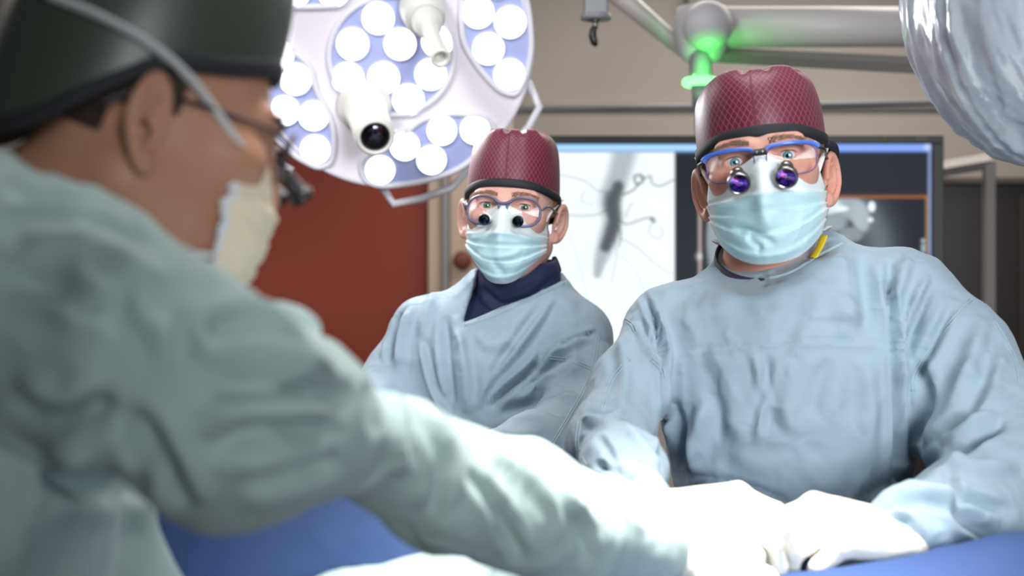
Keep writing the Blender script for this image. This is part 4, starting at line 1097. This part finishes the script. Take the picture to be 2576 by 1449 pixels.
foldsR = [('v', [(2234, 700), (2253, 940), (2259, 1210)], 10, .012), ('s', [(2345, 695), (2277, 854), (2283, 920)], 16, .009), ('v', [(2240, 650), (2234, 762)], 12, .006),
    ('r', [(2290, 640), (2262, 744), (2262, 800)], 14, .006), ('v', [(1615, 732), (1664, 879), (1667, 1112), (1672, 1190)], 9, .012), ('s', [(1602, 805), (1645, 891), (1668, 935)], 12, .007),
    ('v', [(1640, 780), (1660, 850), (1668, 900)], 8, .006), ('r', [(1461, 1051), (1523, 1057), (1572, 1038)], 12, .008), ('s', [(1578, 1063), (1633, 1130), (1668, 1173)], 14, .008), ('v', [(1492, 1167), (1584, 1198), (1608, 1241)], 9, .007),
    ('r', [(1560, 830), (1572, 950), (1560, 1040)], 18, .006), ('s', [(1694, 891), (1829, 873), (1952, 860), (2075, 860), (2228, 867)], 7, .0028), ('r', [(1890, 879), (1921, 989), (1903, 1112)], 12, .005),
    ('v', [(1935, 890), (1912, 1030)], 12, .005), ('r', [(1782, 1000), (1748, 1143), (1755, 1210)], 22, .010), ('s', [(1731, 1204), (1829, 1222), (1921, 1247), (1989, 1278)], 12, .008), ('v', [(1690, 900), (1700, 1040), (1745, 1190)], 14, .006),
    ('r', [(2173, 1275), (2289, 1235), (2381, 1253), (2430, 1296)], 16, .008),
    ('v', [(2258, 1210), (2381, 1149), (2522, 1069)], 14, .012), ('v', [(2344, 1216), (2406, 1247), (2528, 1284)], 14, .009), ('r', [(2357, 1149), (2443, 1173), (2565, 1180)], 16, .009), ('v', [(2380, 1180), (2420, 1300), (2500, 1350)], 16, .008),
    ('r', [(2479, 793), (2443, 903), (2394, 1038), (2320, 1149)], 26, .009), ('v', [(2300, 900), (2330, 1000), (2300, 1120)], 18, .008), ('s', [(2522, 1050), (2461, 1088), (2381, 1131)], 18, .010), ('v', [(2400, 760), (2340, 880), (2300, 960)], 14, .007),
    ('r', [(2520, 860), (2500, 980), (2440, 1080)], 20, .006), ('r', [(1850, 720), (1800, 780), (1700, 820)], 30, .003), ('v', [(2020, 700), (2000, 800), (1950, 860)], 30, .004), ('r', [(2100, 640), (2130, 760), (2120, 850)], 26, .005),
    ('v', [(2160, 640), (2185, 760), (2180, 850)], 20, .005), ('r', [(2180, 900), (2190, 1050), (2180, 1180)], 24, .005), ('v', [(2080, 900), (2040, 1050)], 24, .004), ('r', [(1990, 900), (1975, 1100)], 24, .0035), ('v', [(1780, 900), (1800, 1060), (1840, 1180)], 26, .004),
    ('v', [(2230, 1290), (2275, 1310), (2300, 1350)], 7, .005), ('r', [(2250, 1280), (2300, 1300), (2330, 1350)], 8, .004), ('v', [(1500, 1090), (1540, 1150), (1560, 1200)], 10, .004), ('v', [(1910, 690), (1930, 720)], 10, .003)]
foldsR = [(a_, b_, c_ * .9, d_ * 1.3) for a_, b_, c_, d_ in foldsR]
g, bvh = gown(pr, fR, (-.02, 1.36, .30), (.72, 2.06, 1.58), .0042, foldsR, [(.11, .008, 21, (1, 1, .5)), (.045, .0045, 22, (1, 1, .6)), (.018, .0018, 23, (1, 1, 1))], M['gown'])
seams(g, bvh, [[(1556, 790), (1590, 812), (1600, 830)], [(1585, 905), (1540, 960), (1518, 1040)], [(2460, 740), (2380, 830), (2312, 930), (2300, 985)], [(1462, 1060), (1455, 1120), (1475, 1170)], [(2500, 800), (2556, 900), (2570, 960)],
               [(1640, 900), (1667, 925), (1672, 950)]])
seams(g, bvh, [[(1830, 652), (1860, 675), (1925, 697), (1990, 682), (2060, 640), (2140, 600)]], 3, .0006)
MB().tube([(.342 + .073 * math.sin(t), 1.868 - .073 * math.cos(t), 1.482 + .014 * math.sin(t) - .036 * math.cos(t)) for t in np.linspace(0, 2 * math.pi, 40, endpoint=False)], .004, 10, close=True, smooth=1, flat=5, up=(0, 0, 1)).build('scrub_collar', M['plum'], pr)
MB().tube([W(2046, 648, 1.80), W(2062, 620, 1.808), W(2074, 592, 1.812)], .006, 8, flat=.25).build('lanyard', M['yellow'], pr)
glove(pr, (.412, 1.485, 1.186), (-.9, -.32, .24), (.1, -.45, 1), 1, curl=(.85, .6, .4), s=1.12)
glove(pr, (.130, 1.43, 1.214), (.88, -.2, .12), (-.1, -.45, 1), -1, curl=(.75, .6, .4), s=1.1)
legs(pr, .37, 1.88, 0)

# ================================================================== surgeon in the middle
s = .985
oM = W(1286, 536, 2.42)
R = rot_head(-7, -2, 3.5)
EAR_S[0] = 1.0; SPLAY[0] = 28; EAR_Z[0] = -.013; EAR_X[0] = .0745
neckM = np.array([.012, 2.47, 1.40])
pm_, loc, wor = person_head(None, dict(o=oM, R=R, s=s), dict(skin=M['skin_m'], brow=M['brow_m']), [(neckM, neckM + [.0, -.0, -.04], .06, .08)], neckM, CAM, M['eye_green'], M['hair_red'])
tag(pm_, 'masked surgeon in maroon cap and round grey glasses with a navy high collar', 'person')
c = make_cap(pm_, wor, M['cap_red'], M['black_band'], zf=.040, zk=-.012, top=.140, a=.081, b=.104, p=.20, q=.95, seed=8, bulge=-.005, gather=1.4)
MB().tube([wor((.075, .045, -.07)), wor((.078, .06, -.09)), wor((.074, .065, -.112))], [.004, .010, .007], 8).build('cap_tie', M['navy'], c)
mk = make_mask(pm_, wor, M['mask_blue'], [('r', [(-.85, .45), (-.4, .36), (.0, .28), (.4, .33), (.9, .45)], .05, .003), ('s', [(0, .3), (-.3, .42), (-.6, .6)], .08, .003), ('r', [(-.6, .62), (0, .60), (.6, .5)], .06, .003),
        ('v', [(-.2, .62), (.1, .80), (.1, .95)], .08, .004)], half=.0705, low=.126, w_bot=.045)
for sx in (-1, 1):
    strap(mk, wor, [(sx * .064, -.043, -.016), (sx * .0715, -.025, .004), (sx * .078, .0, .016), (sx * .084, .03, .03)], .0035)
    strap(mk, wor, [(sx * .050, -.036, -.088), (sx * .060, .0, -.082), (sx * .060, .05, -.085), (sx * .03, .08, -.09)], .004)
spectacles(pm_, wor, 'round', Yf=-.110, cz=-.006, w=.055, h=.047, cx=.0335, frame_m=M['lav_frame'], wire_m=M['violet_wire'],
           loupe=dict(x=.029, y=-.108, z=-.018, dy=-.92, dz=-.28, k=.68, len=.020, m=M['black'], g=M['loupe_dark']))
def baseM(P):
    d = loftz(P, [(1.45, .0, 2.46, .08, .06), (1.40, -.02, 2.46, .145, .09), (1.33, -.03, 2.45, .175, .12), (1.2, -.03, 2.44, .165, .13), (1.0, -.02, 2.46, .17, .14), (.3, -.02, 2.47, .2, .17)], k=.05)
    d = smin(d, cone(P, (.0, 2.46, 1.37), (.01, 2.46, 1.44), .10, .085), .05)
    d = smin(d, chain(P, [(-.05, 2.46, 1.405), (-.15, 2.45, 1.375), (-.20, 2.44, 1.30), (-.235, 2.38, 1.235), (-.20, 2.25, 1.20), (-.12, 2.12, 1.20)], [.06, .055, .05, .052, .045, .035]), .03)
    d = smin(d, chain(P, [(.05, 2.45, 1.40), (.105, 2.43, 1.365), (.118, 2.38, 1.29), (.095, 2.28, 1.22), (.03, 2.16, 1.20), (-.06, 2.04, 1.20)], [.065, .062, .06, .062, .054, .035]), .03)
    return d
def fM(P):
    d = baseM(P)
    X = P[:, 0] * FP / 2.35 + 1288; Yp = (CAMZ - P[:, 2]) * FP / 2.35 + 724.5
    # neckline: falls from the right shoulder towards the lower left, then rises
    a = (Yp - (815 + (X - 1160) * (700 - 815) / (1430 - 1160))) / 1522.0 * .95
    b_ = -(X - (1160 + (Yp - 815) * (1200 - 1160) / (680 - 815))) / 1522.0
    reg = np.maximum(np.maximum(a, b_), P[:, 1] - 2.47 - 0 * X)
    back = np.hypot(P[:, 0] - .01, P[:, 1] - 2.47) - .075
    reg2 = np.maximum(back, 1.40 - P[:, 2])
    return smax(d, -np.minimum(reg, reg2), .004)
foldsM = [('v', [(1372, 887), (1333, 934), (1267, 988), (1237, 1030)], 10, .016), ('r', [(1484, 841), (1391, 891), (1349, 926)], 14, .008), ('s', [(1403, 748), (1314, 872), (1237, 969), (1198, 1042)], 15, .009),
    ('v', [(1372, 764), (1275, 887), (1229, 980)], 13, .007), ('r', [(1159, 826), (1171, 930), (1182, 1046)], 12, .008), ('v', [(1121, 795), (1128, 911), (1140, 1042)], 14, .011), ('r', [(1097, 717), (1066, 814), (1066, 856)], 14, .006),
    ('s', [(1063, 856), (1090, 969), (1132, 1046)], 12, .009), ('v', [(1005, 783), (978, 911)], 10, .012), ('r', [(1040, 760), (1010, 850), (1000, 940)], 14, .007), ('v', [(1440, 860), (1380, 930), (1300, 990)], 14, .006),
    ('r', [(1470, 900), (1380, 960), (1280, 1020)], 18, .008), ('v', [(1430, 960), (1340, 1010), (1260, 1040)], 14, .006), ('r', [(1205, 830), (1230, 870), (1300, 850)], 14, .004), ('v', [(1210, 760), (1190, 800)], 8, .004),
    ('s', [(1500, 830), (1440, 850), (1400, 870)], 8, .006), ('v', [(1250, 990), (1235, 1020)], 6, .006)]
foldsM = [(a_, b_, c_ * .9, d_ * 1.25) for a_, b_, c_, d_ in foldsM]
g, bvh = gown(pm_, fM, (-.40, 1.95, .30), (.28, 2.64, 1.56), .0045, foldsM, [(.09, .006, 31, (1, 1, .5)), (.04, .003, 32, (1, 1, .6))], M['gown'])
seams(g, bvh, [[(1507, 849), (1484, 957), (1391, 1119)], [(1372, 895), (1440, 905), (1490, 925)]], 6, .0007)
seams(g, bvh, [[(1168, 817), (1250, 790), (1350, 742), (1420, 712)]], 3, .0007)
def fU(P):
    d = cone(P, (.0, 2.465, 1.36), (.012, 2.44, 1.47), .078, .071)
    
    cut = P[:, 2] - (1.487 + (P[:, 0]) * .12 + (P[:, 1] - 2.40) * .15)
    d = smax(d, cut, .006)
    neckh = cone(P, (.012, 2.445, 1.44), (.01, 2.44, 1.55), .061, .061)
    d = np.minimum(d, np.maximum(baseM(P) + .024, np.maximum(np.maximum(P[:, 2] - 1.47, 1.36 - P[:, 2]), np.abs(P[:, 0]) - .125)))
    return smax(d, -neckh, .004)
V, Q = sdf_mesh(fU, (-.17, 2.3, 1.25), (.17, 2.6, 1.56), .003)
V = fold_disp(V.astype(float), Q, [('v', [(1215, 720), (1260, 765), (1340, 745), (1400, 690)], 9, .005), ('r', [(1195, 700), (1270, 730), (1370, 690)], 12, .003)], [(.03, .0015, 4, (1, 1, 1))])
mesh_obj('high_collar', V, Q, M['navy'], pm_)
glove(pm_, (-.06, 2.02, 1.20), (-.5, -.8, -.1), (0, 0, 1), 1, s=.98)
glove(pm_, (-.115, 2.10, 1.20), (.5, -.8, -.1), (0, 0, 1), -1, s=.98)
legs(pm_, -.02, 2.47, 0)

# ================================================================== surgeon on the left, in profile
s = 1.0
R = rot_head(116, 15, 0); EAR_TILT[0] = 2; NOSE[0] = .010; EAR_Z[0] = -.015
ear = np.array([-.082, .016, -.015]) * s
oL = W(352, 300, 1.0) - R @ ear
neckL = np.array([-.40, 1.07, 1.46])
pl, loc, wor = person_head(None, dict(o=oL, R=R, s=s), dict(skin=M['skin_l'], brow=M['hair_black']), [(neckL, neckL + [-.03, .0, -.04], .07, .09)], neckL, (.2, 1.4, 1.15), M['eye_brown'], M['hair_black'])
tag(pl, 'surgeon in profile at left with dark olive cap and cream mask', 'person')
c = make_cap(pl, wor, M['cap_olive'], M['black_band'], zf=.060, zk=-.055, top=.165, a=.086, b=.104, p=.40, q=.9, seed=5, bulge=.03, zs=.026)
mk = make_mask(pl, wor, M['mask_cream'], [('r', [(-.8, .4), (0, .3), (.8, .4)], .06, .003), ('v', [(-.6, .7), (0, .8), (.5, .7)], .07, .003)], half=.060, low=.134, w_bot=.050, yo=.005, nose=.35, ys=-.030)
for sx in (-1, 1):
    strap(mk, wor, [(sx * .056, -.073, -.016), (sx * .070, -.045, .002), (sx * .084, -.012, .022), (sx * .094, .02, .034), (sx * .0885, .06, .044), (sx * .062, .098, .052)], .0058, .25)
    strap(mk, wor, [(sx * .050, -.068, -.09), (sx * .058, -.02, -.098), (sx * .055, .03, -.10), (sx * .03, .07, -.10)], .008, .25)
spectacles(pl, wor, 'round', Yf=-.110, cz=-.001, w=.052, h=.034, cx=.0335, frame_m=M['dark_frame'], wire_m=M['violet_wire'],
           loupe=dict(x=.029, y=-.110, z=-.014, dy=-.80, dz=-.58, k=.72, len=.024, m=M['black'], g=M['loupe_dark']))
def AW(*t): return [tuple(W(a, b_, c)) for a, b_, c in t]
armL = AW((150, 780, .93), (330, 890, .89), (560, 1005, .905), (740, 1060, .97), (870, 1110, 1.03), (1000, 1150, 1.09), (1120, 1220, 1.14), (1300, 1270, 1.20), (1450, 1335, 1.26), (1590, 1375, 1.32), (1680, 1385, 1.36))
armLr = [.085, .073, .066, .058, .038, .044, .052, .054, .053, .044, .032]
def baseL(P):
    d = loftz(P, [(1.50, -.43, 1.0, .10, .08), (1.42, -.43, 1.0, .15, .14), (1.3, -.44, 1.0, .16, .17), (1.15, -.45, 1.0, .15, .165), (.95, -.46, 1.0, .17, .18), (.3, -.47, 1.0, .19, .2)], k=.05)
    d = smin(d, chain(P, armL, armLr, .012), .02)
    d = smin(d, chain(P, [(-.42, 1.02, 1.44), (-.37, .945, 1.462), (-.30, .935, 1.435), (-.24, .935, 1.40)], [.082, .078, .066, .062]), .02)
    # collar standing towards the jaw
    d = smin(d, cone(P, tuple(W(300, 660, .97)), tuple(W(440, 740, .98)), .02, .015), .03)
    # other arm reaching from the far shoulder
    d = smin(d, chain(P, [(-.42, 1.08, 1.38), (-.36, 1.14, 1.24), (-.29, 1.17, 1.12), (-.14, 1.27, 1.15), (.02, 1.37, 1.19)], [.08, .07, .06, .045, .033]), .03)
    # puff of cloth at the crook of the sleeve
    d = smin(d, ell(P, W(700, 840, 1.0), (.030, .026, .020)), .012)
    # slack cloth under the upper arm
    d = smin(d, ell(P, W(560, 1170, .93), (.05, .04, .045)), .04)
    return d
foldsL = [('v', [(500, 829), (672, 824), (840, 900)], 24, .014), ('v', [(543, 974), (723, 969), (890, 1020)], 24, .014), ('v', [(520, 1130), (690, 1090), (863, 1062)], 26, .014), ('v', [(465, 790), (460, 860), (470, 940)], 24, .012),
    ('r', [(500, 890), (700, 890), (880, 960)], 26, .008), ('r', [(480, 1040), (650, 1030), (840, 1050)], 22, .009), ('v', [(330, 1040), (413, 1165), (480, 1290)], 30, .020), ('v', [(1050, 1020), (1111, 1165), (1085, 1294)], 18, .009),
    ('r', [(990, 960), (985, 1080), (1010, 1200)], 24, .010), ('v', [(930, 950), (945, 1040), (960, 1100)], 20, .009), ('v', [(20, 492), (140, 485), (300, 490)], 18, .012), ('v', [(216, 540), (420, 609), (500, 660)], 15, .008), ('r', [(50, 600), (250, 620), (420, 700)], 30, .010),
    ('v', [(0, 700), (150, 720), (300, 800)], 30, .010), ('v', [(0, 1000), (150, 1070), (290, 1010)], 34, .020), ('v', [(100, 1180), (250, 1220), (400, 1210)], 34, .014), ('v', [(300, 700), (310, 800), (380, 900)], 24, .008), ('r', [(1200, 1090), (1350, 1200), (1500, 1330)], 24, .006),
    ('v', [(1180, 1180), (1260, 1300), (1320, 1420)], 18, .008), ('v', [(1380, 1200), (1450, 1320), (1480, 1420)], 16, .007), ('v', [(600, 1220), (720, 1200), (850, 1150)], 22, .009)]
g, bvh = gown(pl, baseL, (-.68, .74, .30), (.22, 1.46, 1.58), .005, foldsL, [(.10, .010, 41, (1, 1, .6)), (.05, .004, 42, (1, 1, .8))], M['gown_green'])
wl = np.array(armL[-1])
glove(pl, tuple(wl + [.005, .005, -.002]), (.80, .10, -.28), (.2, 0, 1), 1, curl=(.4, .6, .4), s=1.0)
glove(pl, (.03, 1.375, 1.195), (.9, .1, -.1), (0, 0, 1), -1, curl=(.4, .6, .4), s=1.0)
legs(pl, -.47, 1.0, math.radians(100))
